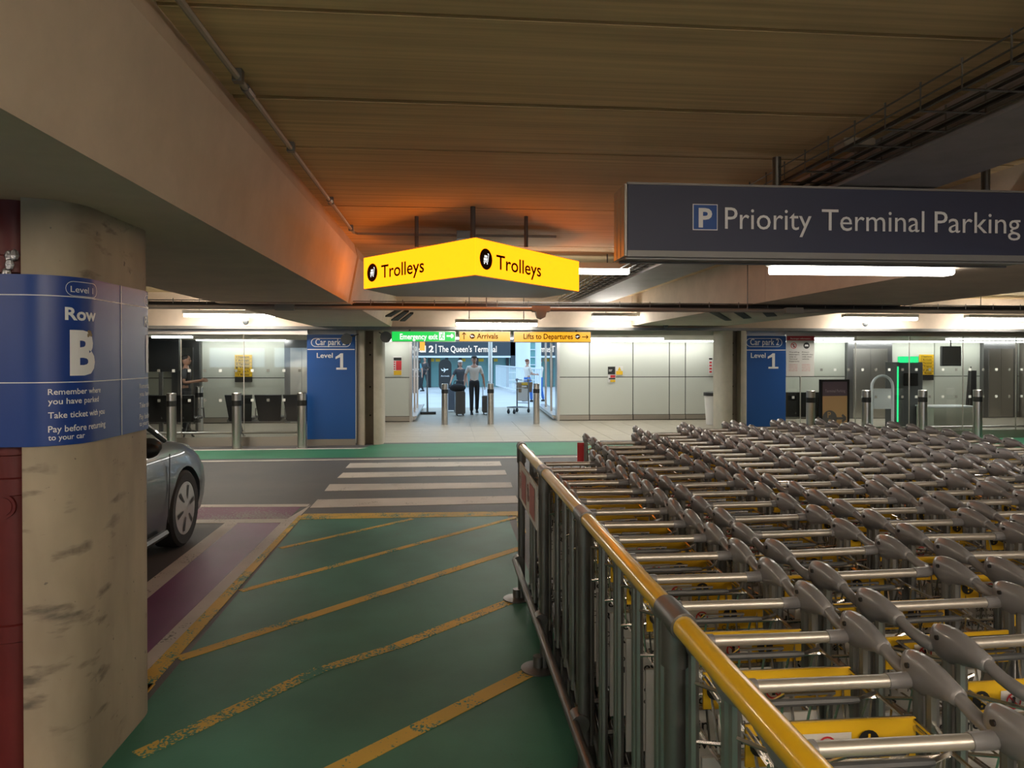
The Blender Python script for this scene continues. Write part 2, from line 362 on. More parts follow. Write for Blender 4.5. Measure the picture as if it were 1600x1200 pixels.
# ================================================================== lights of the car park
def batten(x, y, z, L, label, back=False, rz=0, drop=None, near=False):
    if drop is None:
        drop = (ZS + (.04 if x > 3 else 0) if (-2.45 < x < -1.05 or 3.52 < x < 5.4) and y < 12 else ZU) - z - .09 + .01
    t = empty('fluorescent_batten', (x, y, z), label, 'lamp', 'fluorescent battens of the car park', rz)
    m = MB(); m.rbox(-L / 2, L / 2, -.075, .075, .03, .095, .02); m.build('lamp_body', 'fit', t)
    m = MB(); m.rbox(-L / 2 + .02, L / 2 - .02, -.066, .066, -.025, .03, .024, 4, 'x'); m.build('diffuser', 'tube_back' if back else 'tube_near' if near else 'tube', t, True)
    for sx in (-1, 1): m = MB(); m.tube([(sx * L * .33, 0, .09), (sx * L * .33, 0, .09 + drop)], .008); m.build('hanger', 'galv', t)
    return t
def batten_px(x0, x1, y, Y, label, **k):
    a, b = at(x0, y, Y), at(x1, y, Y); return batten((a.x + b.x) / 2, Y, a.z, b.x - a.x, label, **k)
batten_px(1203, 1486, 422, 4.7, 'long bright fluorescent batten hanging just below the dark blue parking sign', near=True)
batten_px(775, 984, 423, 8.05, 'fluorescent batten partly hidden behind the right end of the yellow trolleys sign', near=True)
batten_px(287, 430, 493, 12.9, 'fluorescent batten over the glazed waiting room left of the left blue panel')
batten_px(711, 840, 507, 12.9, 'fluorescent batten above the amber arrivals sign')
batten_px(925, 1052, 497, 12.9, 'fluorescent batten above the cream panel wall left of the right column')
batten_px(1318, 1432, 498, 13.0, 'fluorescent batten over the right glazing, half hidden by the concrete beam')
batten_px(1510, 1640, 499, 12.9, 'fluorescent batten at the right edge of the picture over the glazing')
k = 0
for bx, by in ((-1.9 + 2.2, -1.5), (3.0, -1.8), (-5.0, -1.0), (6.5, -1.5), (1.2, -5), (-5, -5), (6.5, -5), (7.5, 3), (-5.5, 4.5), (-5.5, 9)):
    k += 1
    o = batten(bx, by, 2.62, 1.8, 'fluorescent batten under the ceiling, out of the picture, ' + ('first', 'second', 'third', 'fourth', 'fifth', 'sixth', 'seventh', 'eighth', 'ninth', 'tenth')[k - 1] + ' from the parking sign', back=True)

# ================================================================== ground
g = MB(); g.box(-14, 16, -14, YF + .25, -.2, 0); floor = struct(g.build('floor', 'asphalt'))
def gpoly(name, pts, m, h, worldpts=False):
    P = [(p[0], p[1]) if worldpts else tuple(onz(*p)[:2]) for p in pts]
    ar = sum(P[i][0] * P[(i + 1) % len(P)][1] - P[(i + 1) % len(P)][0] * P[i][1] for i in range(len(P)))
    if ar < 0: P = P[::-1]
    mb = MB(); mb.prism(P, 0.0002, h); return mb.build(name, m, floor)
def gline(p, q, wpx, m, name, h=.004):
    a, b = onz(*p), onz(*q); d = (b - a).normalized(); n = Vector((-d.y, d.x, 0)) * wpx / 2
    return gpoly(name, [tuple((a + n)[:2]), tuple((a - n)[:2]), tuple((b - n)[:2]), tuple((b + n)[:2])], m, h, True)
# green walking zone, running on towards and behind the viewer
GL0, GL1 = onz(470, 812), onz(240, 1085)
dirl = (GL1 - GL0).normalized()
gl2 = GL1 + dirl * 4.5
yt = onz(812, 804).y
green = gpoly('green_paint', [(GL0.x, GL0.y), (GL1.x, GL1.y), (gl2.x, -1.5), (1.4, -1.5), (1.4, 4.9), (.62, 4.9), (.62, yt)], 'green', .002, True)
W1 = YF - .85
gpoly('green_strip', [(-13, onz(700, 713).y), (15, onz(700, 713).y), (15, onz(700, 693).y), (onz(590, 693).x, onz(700, 693).y), (onz(560, 700).x, onz(420, 703).y), (-13, onz(420, 703).y)], 'green2', .003, True)
y0 = onz(700, 717).y
gpoly('white_line', [(-13, y0), (15, y0), (15, y0 + .1), (-13, y0 + .1)], 'white', .004, True)
y0 = onz(420, 703).y
gpoly('white_line', [(-13, y0), (onz(565, 699).x, y0), (onz(578, 697).x, y0 + .12), (-13, y0 + .12)], 'white', .004, True)
for pts in ([(547, 724), (781, 721), (784, 728), (540, 731.5)], [(536, 739), (789, 735), (792, 742), (527, 747)],
            [(515, 757), (798, 754), (801, 762), (507, 767.5)], [(496, 781), (806, 775), (812, 786), (484, 794)]):
    gpoly('zebra_stripe', pts, 'white', .004)
gpoly('yellow_line', [(474, 803.5), (812, 799.5), (815, 806), (468, 812)], 'yellow', .005)
gpoly('yellow_line', [(467, 806), (474, 806), (225, 1086), (225, 1054)], 'yellow', .0045)
e = onz(225, 1070); q = e + dirl * 2.2
gline((225, 1069), (223, 1069), .1, 'yellow', 'yellow_line')
gpoly('yellow_line', [(e.x - .06, e.y), (e.x + .055, e.y), (q.x + .055, q.y), (q.x - .06, q.y)], 'yellow', .0045, True)
gline((811, 803), (816, 833), .07, 'yellow', 'yellow_line')
gline((438, 857), (645, 811), .06, 'yellow', 'yellow_line')
gline((376, 924), (813, 807), .065, 'yellow', 'yellow_line')
gline((279, 1030), (815, 856), .085, 'yellow', 'yellow_line')
gline((215, 1181), (500, 1047), .085, 'yellow2', 'yellow_line')
gline((500, 1047), (620, 1010), .075, 'yellow2', 'yellow_line')
gline((620, 1010), (818, 932), .085, 'yellow', 'yellow_line')
a, b = onz(560, 1187), onz(845, 1043); d = (b - a); c = a - d * 1.2
gpoly('yellow_line', [(c.x - .03, c.y + .04), (c.x + .03, c.y - .04), (b.x + .02, b.y - .04), (b.x - .03, b.y + .04)], 'yellow', .0045, True)
# purple bay edging with its white borders
A0, A1 = onz(372, 817), onz(225, 940); B0, B1 = onz(440, 816), onz(225, 1027)
def ext(p, q, k): v = (q - p).normalized(); return q + v * k
A2, B2 = ext(A0, A1, 3), ext(B0, B1, 3)
gpoly('purple_paint', [tuple(A0[:2]), tuple(A2[:2]), tuple(B2[:2]), tuple(B0[:2])], 'purple', .002, True)
C_, C1_ = onz(468, 808), onz(225, 1056); C2_ = ext(C_, C1_, 2.6)
gpoly('white_line', [tuple(B0[:2]), tuple(B2[:2]), tuple(C2_[:2]), tuple(onz(486, 789)[:2])], 'white', .003, True)
D0, D1 = onz(352, 817), onz(225, 914); D2 = ext(D0, D1, 3)
gpoly('white_line', [tuple(D0[:2]), tuple(D2[:2]), tuple(A2[:2]), tuple(A0[:2])], 'white', .003, True)
gpoly('purple_paint', [(150, 793), (470, 792), (449, 812), (150, 814)], 'purple2', .002)
gpoly('white_line', [(150, 790), (484, 788), (480, 792), (150, 794)], 'white', .0035)
gpoly('white_line', [(150, 814), (450, 811), (446, 817), (150, 819)], 'white', .0035)

# ================================================================== lobby floor, outdoor paving
lob = MB(); lob.box(-14, 16, YF + .25, 24, -.2, -.004); lobby = struct(lob.build('floor', 'paver'))
pav = None
nx = 0
yb = onz(700, 693).y
for i in range(-4, 14):
    for j in range(5):
        x = -1.9 + i * .56 * 1.0 + .2; 
        if x < -2.3 or x > 5.6: continue
        ya = YF + .26 + j * 1.06; yc = min(ya + 1.06, 18.6)
        if yc - ya < .2: continue
        if pav is None:
            mb = MB(); mb.rbox(0.004, .556, 0.004, 1.056, -.02, 0.0, .004, 1, 'z'); pav = mb.build('paver', 'paver', lobby); o = pav
        else: o = pav.copy(); COL.objects.link(o); o.parent = lobby
        o.location = (x, ya, 0); o.scale.y = (yc - ya) / 1.06
o = MB(); o.box(-14, 16, 24, 90, -.2, -.004); struct(o.build('floor', 'outpave'))

# ================================================================== shell
z1 = ZU + .25
cm = MB(); cm.box(-14, 16, -14, YF + .2, ZU + .04, z1); ceiling = struct(cm.build('ceiling', 'darkgap'))
ys = [-14, -12, -10, -8, -6.4, -4.8, -3.2, -1.6, -.1, .8, 1.65, 2.5, 3.34, 4.12, 5.68, 7.55, 8.9, 10.3, 11.7, YF + .15]
for i in range(len(ys) - 1):
    gp = .085 if abs(ys[i] - 3.34) < .01 else .045
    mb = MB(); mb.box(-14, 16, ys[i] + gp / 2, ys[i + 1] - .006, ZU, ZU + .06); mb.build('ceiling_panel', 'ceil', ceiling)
def beam(x0, x1, ya, yb2, name='trim_1'):
    if x0 > 3 and x0 < 4:
        mb = MB(); mb.prism_y([(x0, ZS + .04), (x1, ZS + .04), (x1, ZU + .01), (x0, ZU + .01)], ya, yb2); return mb
    mb = MB(); mb.prism_y([(x0, ZS), (x1, ZS), (x1 + .095, ZU - .12), (x1 + .065, ZU + .01), (x0 - .065, ZU + .01), (x0 - .095, ZU - .12)], ya, yb2)
    return mb
bm = beam(-2.45, -1.05, -13, 7.62); struct(bm.build('trim_1', 'conc'))
bm = beam(-2.45, -1.05, 7.76, YF); beam_l = struct(bm.build('trim_2', 'conc'))
bm = beam(3.52, 5.4, -13, 7.62); struct(bm.build('trim_3', 'conc'))
bm = beam(3.52, 5.4, 7.626, YF); beam_r = struct(bm.build('trim_4', 'conc'))
bm = beam(-9.4, -7.6, -13, YF); struct(bm.build('trim_5', 'conc'))
bm = beam(13, 14.8, -13, YF); struct(bm.build('trim_6', 'conc'))
# facade cross beam with its steel lip
zb = at(577, 515, YF - .35).z
mb = MB(); mb.box(-14, 16, YF - .35, YF + .2, zb + .05, ZU + .03); fb = struct(mb.build('trim_7', 'conc'))
mb = MB(); mb.box(-14, 16, YF - .43, YF - .30, zb, zb + .055); mb.build('steel_lip', 'galv', fb)
# steel rib with bottom flange
mb = MB(); mb.box(2.34, 2.82, -13, YF - .4, ZU - .165, ZU); rb = struct(mb.build('trim_8', 'rib'))
mb = MB(); mb.box(2.28, 2.88, -13, YF - .4, ZU - .19, ZU - .165); mb.build('flange', 'rib', rb)
# garage outer walls (out of view) with the open daylight slot behind the viewer
mb = MB(); mb.box(-14.2, -14, -14, 24, -.2, z1); struct(mb.build('wall_left', 'wallc'))
mb = MB(); mb.box(16, 16.2, -14, 24, -.2, z1); struct(mb.build('wall_right', 'wallc'))
mb = MB(); mb.box(-14, 16, -14.2, -14, -.2, 1.15); mb.box(-14, 16, -14.2, -14, 2.25, z1)
for k in range(9): mb.box(-14 + k * 3.6, -13.5 + k * 3.6, -14.2, -14, 1.15, 2.25)
struct(mb.build('wall_back', 'wallc'))

# ------------------------------------------------------------------ columns
def half_outline(cx, y0, s, w=.51, dep=.80, r=.17, n=8, inner=.088):
    P = [(inner, 0)]
    for k in range(n + 1): t = -PI / 2 + PI / 2 * k / n; P.append((w / 2 - r + r * math.cos(t), r + r * math.sin(t)))
    for k in range(n + 1): t = PI / 2 * k / n; P.append((w / 2 - r + r * math.cos(t), dep - r + r * math.sin(t)))
    P.append((inner, dep))
    P = [(cx + s * x, y0 + y) for x, y in P]
    return P if s > 0 else P[::-1]
def column(cx, y0, ztop, label, dep=.80):
    t = empty('concrete_column', (cx, y0 + dep / 2, 0), label, 'column')
    for s in (-1, 1):
        mb = MB(); mb.prism(half_outline(0, -dep / 2, s, dep=dep), 0, ztop); mb.build('column_leaf', 'column' if cx < -1.6 and y0 < 5 else 'column_clean', t, True)
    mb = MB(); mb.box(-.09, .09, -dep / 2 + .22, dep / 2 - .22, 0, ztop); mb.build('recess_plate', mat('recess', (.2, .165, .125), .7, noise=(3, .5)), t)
    return t
cn = column(-1.645, 2.757, ZS, 'big scuffed concrete column on the left carrying the wrapped blue row sign')
cl = column(at(577, 600, YF).x, YF - .05, zb, 'concrete column beside the left tall blue level panel', .7)
cr = column(at(1137, 600, YF).x, YF - .45, zb, 'concrete column beside the right tall blue level panel', .7)
for c in (cl, cr):
    for z in (1.95, 1.72, .55, 1.1): 
        mb = MB(); mb.lathe([(.018, -.145), (.018, -.125)], 10, (0, 0, z), 'y'); mb.build('bolt', 'darkgap', c)
# red riser pipe in the near column recess
t = empty('red_riser_pipe', (-1.645, 2.872, 0), 'thick dark red riser pipe standing in the recess of the near left column', 'pipe')
mb = MB(); mb.lathe([(.078, 0), (.078, ZS)], 28); mb.build('pipe', 'red', t, True)
for z in (.62, 1.17, 1.32, 2.0):
    mb = MB(); mb.lathe([(.078, z - .035), (.086, z - .03), (.086, z + .03), (.078, z + .035)], 28); mb.build('coupling', 'red', t, True)
mb = MB(); mb.lathe([(.045, -.086), (.045, -.076), (.034, -.086), (.034, -.09), (.02, -.09)], 20, (.0, 0, 1.1), 'y'); mb.build('boss', 'red', t, True)
mb = MB(); pz = at(20, 398, 2.86).z
for k in range(9): mb.ball((random.uniform(-.03, .03), -.09 + random.uniform(-.01, .01), pz - 2 * .03 + random.uniform(-.06, .05)), .018, .01, .022, 6, 4)
t2 = mb.build('crumpled_foil', 'foil', loc=(-1.60, 2.872, 0)); tag(t2, 'crumpled silver foil stuck on the red riser above the blue sign', 'foil')

# wrapped blue sign round the near column
def ring_path(off, cx=-1.645, y0=2.757, w=.51, dep=.80, r=.17, n=12):
    """outline starting at the middle of the front, going right and all round"""
    P = [(cx, y0 - off)]
    R = r + off; xr = cx + w / 2 - r; xl = cx - w / 2 + r; yf = y0 + r; yk = y0 + dep - r
    for (qx, qy, a0) in ((xr, yf, -90), (xr, yk, 0), (xl, yk, 90), (xl, yf, 180)):
        for k in range(n + 1): t = math.radians(a0 + 90 * k / n); P.append((qx + R * math.cos(t), qy + R * math.sin(t)))
    P.append((cx, y0 - off)); return P
RP = ring_path(.010); RL = [0]
for i in range(1, len(RP)): RL.append(RL[-1] + math.hypot(RP[i][0] - RP[i - 1][0], RP[i][1] - RP[i - 1][1]))
def on_ring(s, z=0):
    s = s % RL[-1]
    for i in range(1, len(RL)):
        if s <= RL[i]:
            k = (s - RL[i - 1]) / max(1e-9, RL[i] - RL[i - 1]); return Vector((RP[i - 1][0] * (1 - k) + RP[i][0] * k, RP[i - 1][1] * (1 - k) + RP[i][1] * k, z))
def s_of_px(px):
    best = min((abs(proj(on_ring(k * .002, 1.65))[0] - px), k * .002) for k in range(450)); return best[1]
def z_of(px, py):
    p = on_ring(s_of_px(px)); r = ray(px, py); t = math.hypot(p.x, p.y) / math.hypot(r.x, r.y); return HC + r.z * t
t = empty('row_sign_band', (-1.645, 3.157, 0), 'blue row and level sign band wrapped round the near left column', 'sign')
def lp(p): return (p[0] + 1.645, p[1] - 3.157, p[2])
Z0, Z1 = z_of(30, 699), z_of(30, 428)
mb = MB(); A = ring_path(.002); B = ring_path(.008)
A, B = A[:-1], B[:-1]; n = len(A)
vs = [lp((x, y, z)) for z in (Z0, Z1) for (x, y) in B] + [lp((x, y, z)) for z in (Z0, Z1) for (x, y) in A]
fs = []
for i in range(n):
    j = (i + 1) % n; fs += [(i, j, n + j, n + i), (2 * n + j, 2 * n + i, 3 * n + i, 3 * n + j), (n + i, n + j, 3 * n + j, 3 * n + i), (j, i, 2 * n + i, 2 * n + j)]
mb.add(vs, fs); mb.build('sign_panel', 'signblue', t, True)
mb = MB(); rm3 = lambda s, z: lp(on_ring(s, z)); rm = lambda s, z: (s, z, 0)
S2 = s_of_px(190); 
for off in (0, S2, -S2, 2 * S2):
    for z in (0,): mb.add([rm(off - .004, Z0), rm(off + .004, Z0), rm(off + .004, Z1), rm(off - .004, Z1)], [(0, 1, 2, 3)])
zl1, zl2 = z_of(60, 461), z_of(60, 598)
for zz in (zl1, zl2):
    rect(mb, rm, 0, RL[-1], zz - .0018, zz + .0018)
TM = 120
def rtext(s, px0, px1, base, cap, bold=0.0):
    sa, sb = s_of_px(px0), s_of_px(px1); zb_ = z_of(px0, base); zc = z_of(px0, cap)
    for off in (0, S2, -S2):
        text(mb, s, rm, sa + off, sb + off, zb_, zc - zb_, bold)
rtext('Level 1', 111, 146, 456, 446, .005); rtext('Row', 102, 150, 499, 479, .03); rtext('B', 109, 148, 583, 515, .045)
rtext('Remember where', 74, 157, 617, 607.5, .012); rtext('you have parked', 74, 154, 632, 622.5, .012); rtext('Take ticket with you', 74, 163, 654, 644, .012)
rtext('Pay before returning', 74, 164, 676, 665.5, .012); rtext('to your car', 74, 132, 688.5, 679.5, .012)
for off in (0, S2, -S2): pill(mb, rm, s_of_px(103) + off, s_of_px(152) + off, z_of(127, 463.5), z_of(127, 440.5), .0022)
fv, ff = slice_u([(v[0], v[1]) for v in mb.v], mb.f, .012); mb = MB(); mb.add([rm3(*v) for v in fv], ff); mb.build('lettering', 'txtw', t)
mb = MB(); sb = s_of_px(140); zt = z_of(140, 520)
for k in range(7): p = on_ring(sb + random.uniform(-.010, .010), zt + random.uniform(-.012, .010)); mb.ball(lp(p), .006, .004, .007, 6, 4)
mb.build('torn_patch', 'cardboard', t)

# ------------------------------------------------------------------ ceiling services
def tubes(name, pts, r, m, label, cat='pipe', n=8):
    mb = MB(); mb.tube(pts, r, n); o = mb.build(name, m, None, True); tag(o, label, cat); return o
zc = ZU - .035; cx_ = -.868 * 1.0
t = empty('ceiling_conduit', (cx_, 3, zc), 'long straight metal conduit clipped to the ceiling beside the left beam', 'conduit')
mb = MB(); mb.tube([(0, -8, 0), (0, 3.68, 0)], .014, 8); mb.build('pipe', 'conduit', t, True)
mb = MB(); mb.tube([(0, 3.68, 0), (.03, 3.74, 0), (1.4, 3.74, 0), (1.9, 3.74, 0)], .012, 8); mb.build('pipe', 'conduit', t, True)
for y in (-1, 0.05, 1.05, 2.4, 3.5): mb = MB(); mb.box(-.02, .02, y - .02, y + .02, -.018, .034); mb.build('clip', 'galv', t)
for y in (.05, 2.2): mb = MB(); mb.tube([(0, y + .1, 0), (0, y + .2, 0)], .02, 8); mb.build('coupler', 'galv', t, True)
mb = MB(); mb.box(.95, 1.08, 3.68, 3.8, -.04, .034); mb.build('junction_box', 'galv', t)
# cross conduit and cable tray at the joint
t = empty('cross_conduit', (0, 7.75, 2.19), 'pale steel conduit crossing the whole width in front of the waiting area', 'conduit')
mb = MB(); mb.tube([(-13.9, 0, 0), (15.9, 0, 0)], .022, 8); mb.build('pipe', 'conduit', t, True)
for px in (445, 1240, 845): p = at(px, 478, 7.75); mb = MB(); mb.rbox(p.x - .1, p.x + .1, -.035, .035, -.03, .035, .01); mb.build('joint_box', 'conduit', t)
p = at(845, 490, 7.75); mb = MB(); mb.prism_y([(p.x - .11, -.01), (p.x - .06, -.03), (p.x - .045, -.09), (p.x, -.11), (p.x + .045, -.09), (p.x + .06, -.03), (p.x + .11, -.01)], -.05, .05); mb.build('bracket', 'conduit', t)
for px in (760, 1168): p = at(px, 440, 7.75); mb = MB(); mb.tube([(p.x, 0, 0), (p.x, 0, ZU - 2.19)], .006, 6); mb.build('hanger_rod', 'galv', t)
def basket(name, x0, x1, y0, y1, z, h, label, along='y', step=.24, cables=3):
    t = empty(name, ((x0 + x1) / 2, (y0 + y1) / 2, z), label, 'cable tray'); ox, oy = (x0 + x1) / 2, (y0 + y1) / 2
    L = MB()
    if along == 'y':
        a, b = x0 - ox, x1 - ox
        for (x, zz) in ((a, h), (a, h * .5), (a, 0), (a + (b - a) * .33, 0), (a + (b - a) * .66, 0), (b, 0), (b, h * .5), (b, h)): L.tube([(x, y0 - oy, zz), (x, y1 - oy, zz)], .0045, 4)
        L.build('long_wires', 'galv', t)
        pr = MB(); pr.tube([(a, 0, h + .02), (a, 0, 0), (b, 0, 0), (b, 0, h + .02)], .0055, 4); pr = pr.build('cross_wire', 'galv', t); pr.location.y = y0 - oy
        for k in range(1, int((y1 - y0) / step)): c = pr.copy(); COL.objects.link(c); c.location.y = y0 - oy + k * step
        for k in range(cables): x = a + .03 + (b - a - .06) * k / max(1, cables - 1); c = MB(); c.tube([(x + random.uniform(-.015, .015), y0 - oy + (y1 - y0) * j / 12, .012 + random.uniform(0, .012)) for j in range(13)], .010, 5); c.build('cable', 'cable', t)
    else:
        a, b = y0 - oy, y1 - oy
        for (y, zz) in ((a, h), (a, 0), (0, 0), (b, 0), (b, h)): L.tube([(x0 - ox, y, zz), (x1 - ox, y, zz)], .005, 4)
        L.build('long_wires', 'galv', t)
        pr = MB(); pr.tube([(0, a, h + .02), (0, a, 0), (0, b, 0), (0, b, h + .02)], .0045, 4); pr = pr.build('cross_wire', 'galv', t); pr.location.x = x0 - ox
        for k in range(1, int((x1 - x0) / step)): c = pr.copy(); COL.objects.link(c); c.location.x = x0 - ox + k * step
        for k in range(cables): y = a + .03 + (b - a - .06) * k / max(1, cables - 1); c = MB(); c.tube([(x0 - ox + (x1 - x0) * j / 16, y + random.uniform(-.02, .02), .02 + random.uniform(-.01, .02)) for j in range(17)], .016, 5); c.build('cable', 'cable', t)
    return t
basket('cable_basket', 1.96, 2.25, -2, 12.6, ZU - .17, .10, 'long wire basket cable tray running away beside the steel rib on the right')
basket('cable_basket', -11, 15, 7.95, 8.2, 2.26 - .03, .05, 'dark cable tray crossing the width just behind the cross conduit', 'x', .35, 4)
p = onz(1335, 228, ZU - .03); mb = MB(); mb.rbox(-.09, .09, -.05, .05, -.05, .0, .01); o = mb.build('junction_box', 'conduit', loc=(p.x, p.y, ZU)); tag(o, 'small junction box on the ceiling beside the wire basket tray', 'junction box')
for bmn, zz, quads in ((beam_r, ZS + .04, ([(1108, 487), (1122, 487), (1143, 500), (1133, 500)], [(1143, 485), (1158, 485), (1174, 496), (1162, 497)], [(1188, 484), (1204, 484), (1214, 493), (1198, 494)])),
                       (beam_l, ZS, ([(632, 486), (639, 486), (622, 500), (611, 500)], [(641, 489), (646, 489), (633, 501), (625, 501)], [(622, 483), (629, 483), (611, 494), (602, 494)]))):
    for qd in quads:
        P = [tuple(onz(*p, zz)[:2]) for p in qd]
        if sum(P[i][0] * P[(i + 1) % 4][1] - P[(i + 1) % 4][0] * P[i][1] for i in range(4)) < 0: P = P[::-1]
        m = MB(); m.prism(P, zz - .012, zz + .01); m.build('cable_slot', 'cable', bmn)

# cameras and horn speakers under the cross beam
def ccam(px, py, label):
    p = at(px, py, YF - .5); t = empty('dome_camera', (p.x, p.y, p.z), label, 'camera')
    mb = MB(); mb.ball((0, 0, 0), .055); mb.build('dome', 'dplastic', t, True)
    mb = MB(); mb.lathe([(.06, .02), (.06, .06), (.03, .08)], 12); mb.build('mount', 'fit', t, True); mb = MB(); mb.tube([(0, 0, .05), (0, .12, .1)], .015); mb.build('arm', 'galv', t)
ccam(384, 503, 'small dome camera under the lamp over the left waiting room'); ccam(1040, 508, 'small dome camera left of the right column below the lamp'); ccam(1352, 506, 'small dome camera over the right glazing')
def horn(px, py, s, label):
    p = at(px, py, YF - .25); t = empty('horn_speaker', (p.x, p.y, p.z), label, 'speaker')
    mb = MB(); mb.lathe([(.10, -.14), (.105, -.13), (.05, -.03), (.04, .05), (.04, .1)], 18, (0, 0, 0), 'y'); mb.build('horn', 'dplastic', t, True)
    mb = MB(); mb.tube([(s * .02, .02, .0), (s * .08, .12, .06), (s * .2, .3, .12)], .012); mb.build('bracket', 'galv', t)
horn(543, 530, 1, 'dark horn loudspeaker on the left side of the left far column'); horn(604, 527, -1, 'dark horn loudspeaker on the right side of the left far column')

# ================================================================== hanging signs
# yellow Trolleys prism
def P_at(px, py, d):  # at a distance d along the camera's axis
    r = ray(px, py); return C0 + r * (d / r.dot(CF))
ap = P_at(743, 370, 5.545); lf = P_at(568, 402, 6.68); rg = P_at(905, 401, 6.92)
zT, zB = ap.z, ap.z - .30
b1 = P_at(618, 462, 7.35); b2 = P_at(852, 464, 7.55)
t = empty('trolleys_sign', (0, 0, 0), 'lit yellow wedge shaped sign with trolley symbols hanging from the ceiling', 'sign')
ring = [(lf.x, lf.y), (ap.x, ap.y), (rg.x, rg.y), (b2.x, b2.y + .1), (b1.x, b1.y + .1)]
cxm = sum(p[0] for p in ring) / 5; cym = sum(p[1] for p in ring) / 5
inn = [(cxm + (x - cxm) * .985, cym + (y - cym) * .985) for x, y in ring]
mb = MB(); mb.prism(inn, zB, zT); mb.build('shell', 'signsteel', t)
faces = []
for i, nm in ((0, 'l'), (1, 'r'), (2, 'a'), (3, 'b'), (4, 'c')):
    p, q = Vector((*ring[i], zB + .006)), Vector((*ring[(i + 1) % 5], zB + .006)); d = (q - p); L = d.length; d.normalize()
    mb = MB(); f, _ = face(p, d, off=0); f2, _ = face(p, d, off=-.012)
    vs = [f(.004, 0), f(L - .004, 0), f(L - .004, .288), f(.004, .288), f2(.004, 0), f2(L - .004, 0), f2(L - .004, .288), f2(.004, .288)]
    mb.add(vs, [(0, 1, 2, 3), (7, 6, 5, 4), (0, 4, 5, 1), (3, 2, 6, 7)]); mb.build('lit_face', 'sign_y', t); faces.append(face(p, d, off=.003))
for i, (ic, icy, tx0, tx1, tb, tc2) in enumerate(((582, 426, 596, 663, 430.5, 411), (759, 405, 775, 845, 419, 399))):
    F = faces[i]; f, inv = F; blk = MB(); wt = MB()
    c = inv(ic, icy); rr = .085; disc(blk, f, *c, rr, 24)
    f3 = lambda u, v, f=f: f(u, v) + (f(0, 0) - faces[i][0](0, 0)) + (C0 - f(u, v)).normalized() * .003
    trolley_icon(wt, f3, *c, rr * .85)
    a = inv(tx0, tb); b = inv(tx1, tb); cc = inv(tx0, tc2)
    text(blk, 'Trolleys', f, a[0], b[0], c[1] - .062, .122, .012)
    blk.build('lettering', 'sign_t', t); wt.build('symbol', 'txtlit', t)
for px, py, dd in ((651, 350, 6.0), (739, 340, 5.62), (822, 350, 6.0)):
    p = P_at(px, py, dd); mb = MB(); mb.tube([(p.x, p.y, zT - .01), (p.x, p.y, ZU)], .021 if dd < 5.9 else .017, 10); mb.build('hanging_rod', 'dplastic', t, True)

# dark Priority Terminal Parking sign
p0 = P_at(981, 345, 4.03); zt_ = P_at(981, 287, 4.03).z; zb_ = P_at(981, 391, 4.03).z
W = 3.49 - p0.x; t = empty('parking_sign', (p0.x, p0.y, 0), 'long dark slate blue hanging sign reading Priority Terminal Parking', 'sign')
H0, H1 = zb_, zt_
mb = MB(); mb.box(0, W, 0, .26, H0, H1); mb.build('sign_box', 'navy', t)
mb = MB(); mb.box(-.004, W, -.006, .27, H0 - .035, H0); mb.box(-.004, W, .03, .05, H0 - .045, H0 - .035); mb.box(-.004, W, .2, .22, H0 - .045, H0 - .035); mb.build('bottom_trim', 'lip', t)
mb = MB(); mb.box(-.006, W, -.008, .01, H1 - .004, H1 + .008); mb.box(-.006, W, .25, .268, H1 - .004, H1 + .008); mb.build('top_trim', 'lip', t)
for k in range(3): mb = MB(); mb.rbox(-.02, 0, .002 + k * .088, .084 + k * .088, H0 - .03, H1, .008, 2, 'z'); mb.build('end_cap_strip', 'endcap', t)
o = Vector((p0.x, p0.y, 0)); F = face((p0.x, p0.y, 0), (1, 0, 0)); f, inv = F; fl = lambda u, v: f(u, v) - o
mb = MB(); mb2 = MB(); mw = MB()
a = inv(1082, 359.5); b = inv(1121, 319.5); rect(mw, fl, a[0], b[0], a[1], b[1])
fl2 = lambda u, v: f(u, v) - o + Vector((0, -.002, 0)); fl3 = lambda u, v: f(u, v) - o + Vector((0, -.004, 0))
rect(mb2, fl2, a[0] + .005, b[0] - .005, a[1] + .005, b[1] - .005)
ca = inv(1091, 354.5); cb = inv(1112, 354.5); ct = inv(1091, 324.5); text(mw, 'P', fl3, ca[0], cb[0], ca[1], ct[1] - ca[1], .03)
for wd, x0, x1 in (('Priority', 1132, 1267), ('Terminal', 1283, 1443), ('Parking', 1459, 1593)):
    ca = inv(x0, 359 + (x0 - 1132) * .010); cb = inv(x1, 359); ct = inv(x0, 326 + (x0 - 1132) * .012); text(mw, wd, fl3, ca[0], cb[0], inv(1360, 361.5)[1], .131, .0)
mb2.build('parking_symbol', 'pblue', t); mw.build('lettering', 'txtw', t)
for px in (1195,): q = P_at(px, 270, 4.4); mb = MB(); mb.tube([(q.x - p0.x, .13, H1), (q.x - p0.x, .13, ZU)], .025, 12); mb.build('hanging_rod', 'galv', t, True)
mb = MB(); mb.tube([(W - .2, .13, H1), (W - .2, .13, ZU)], .025, 12); mb.build('hanging_rod', 'galv', t, True)

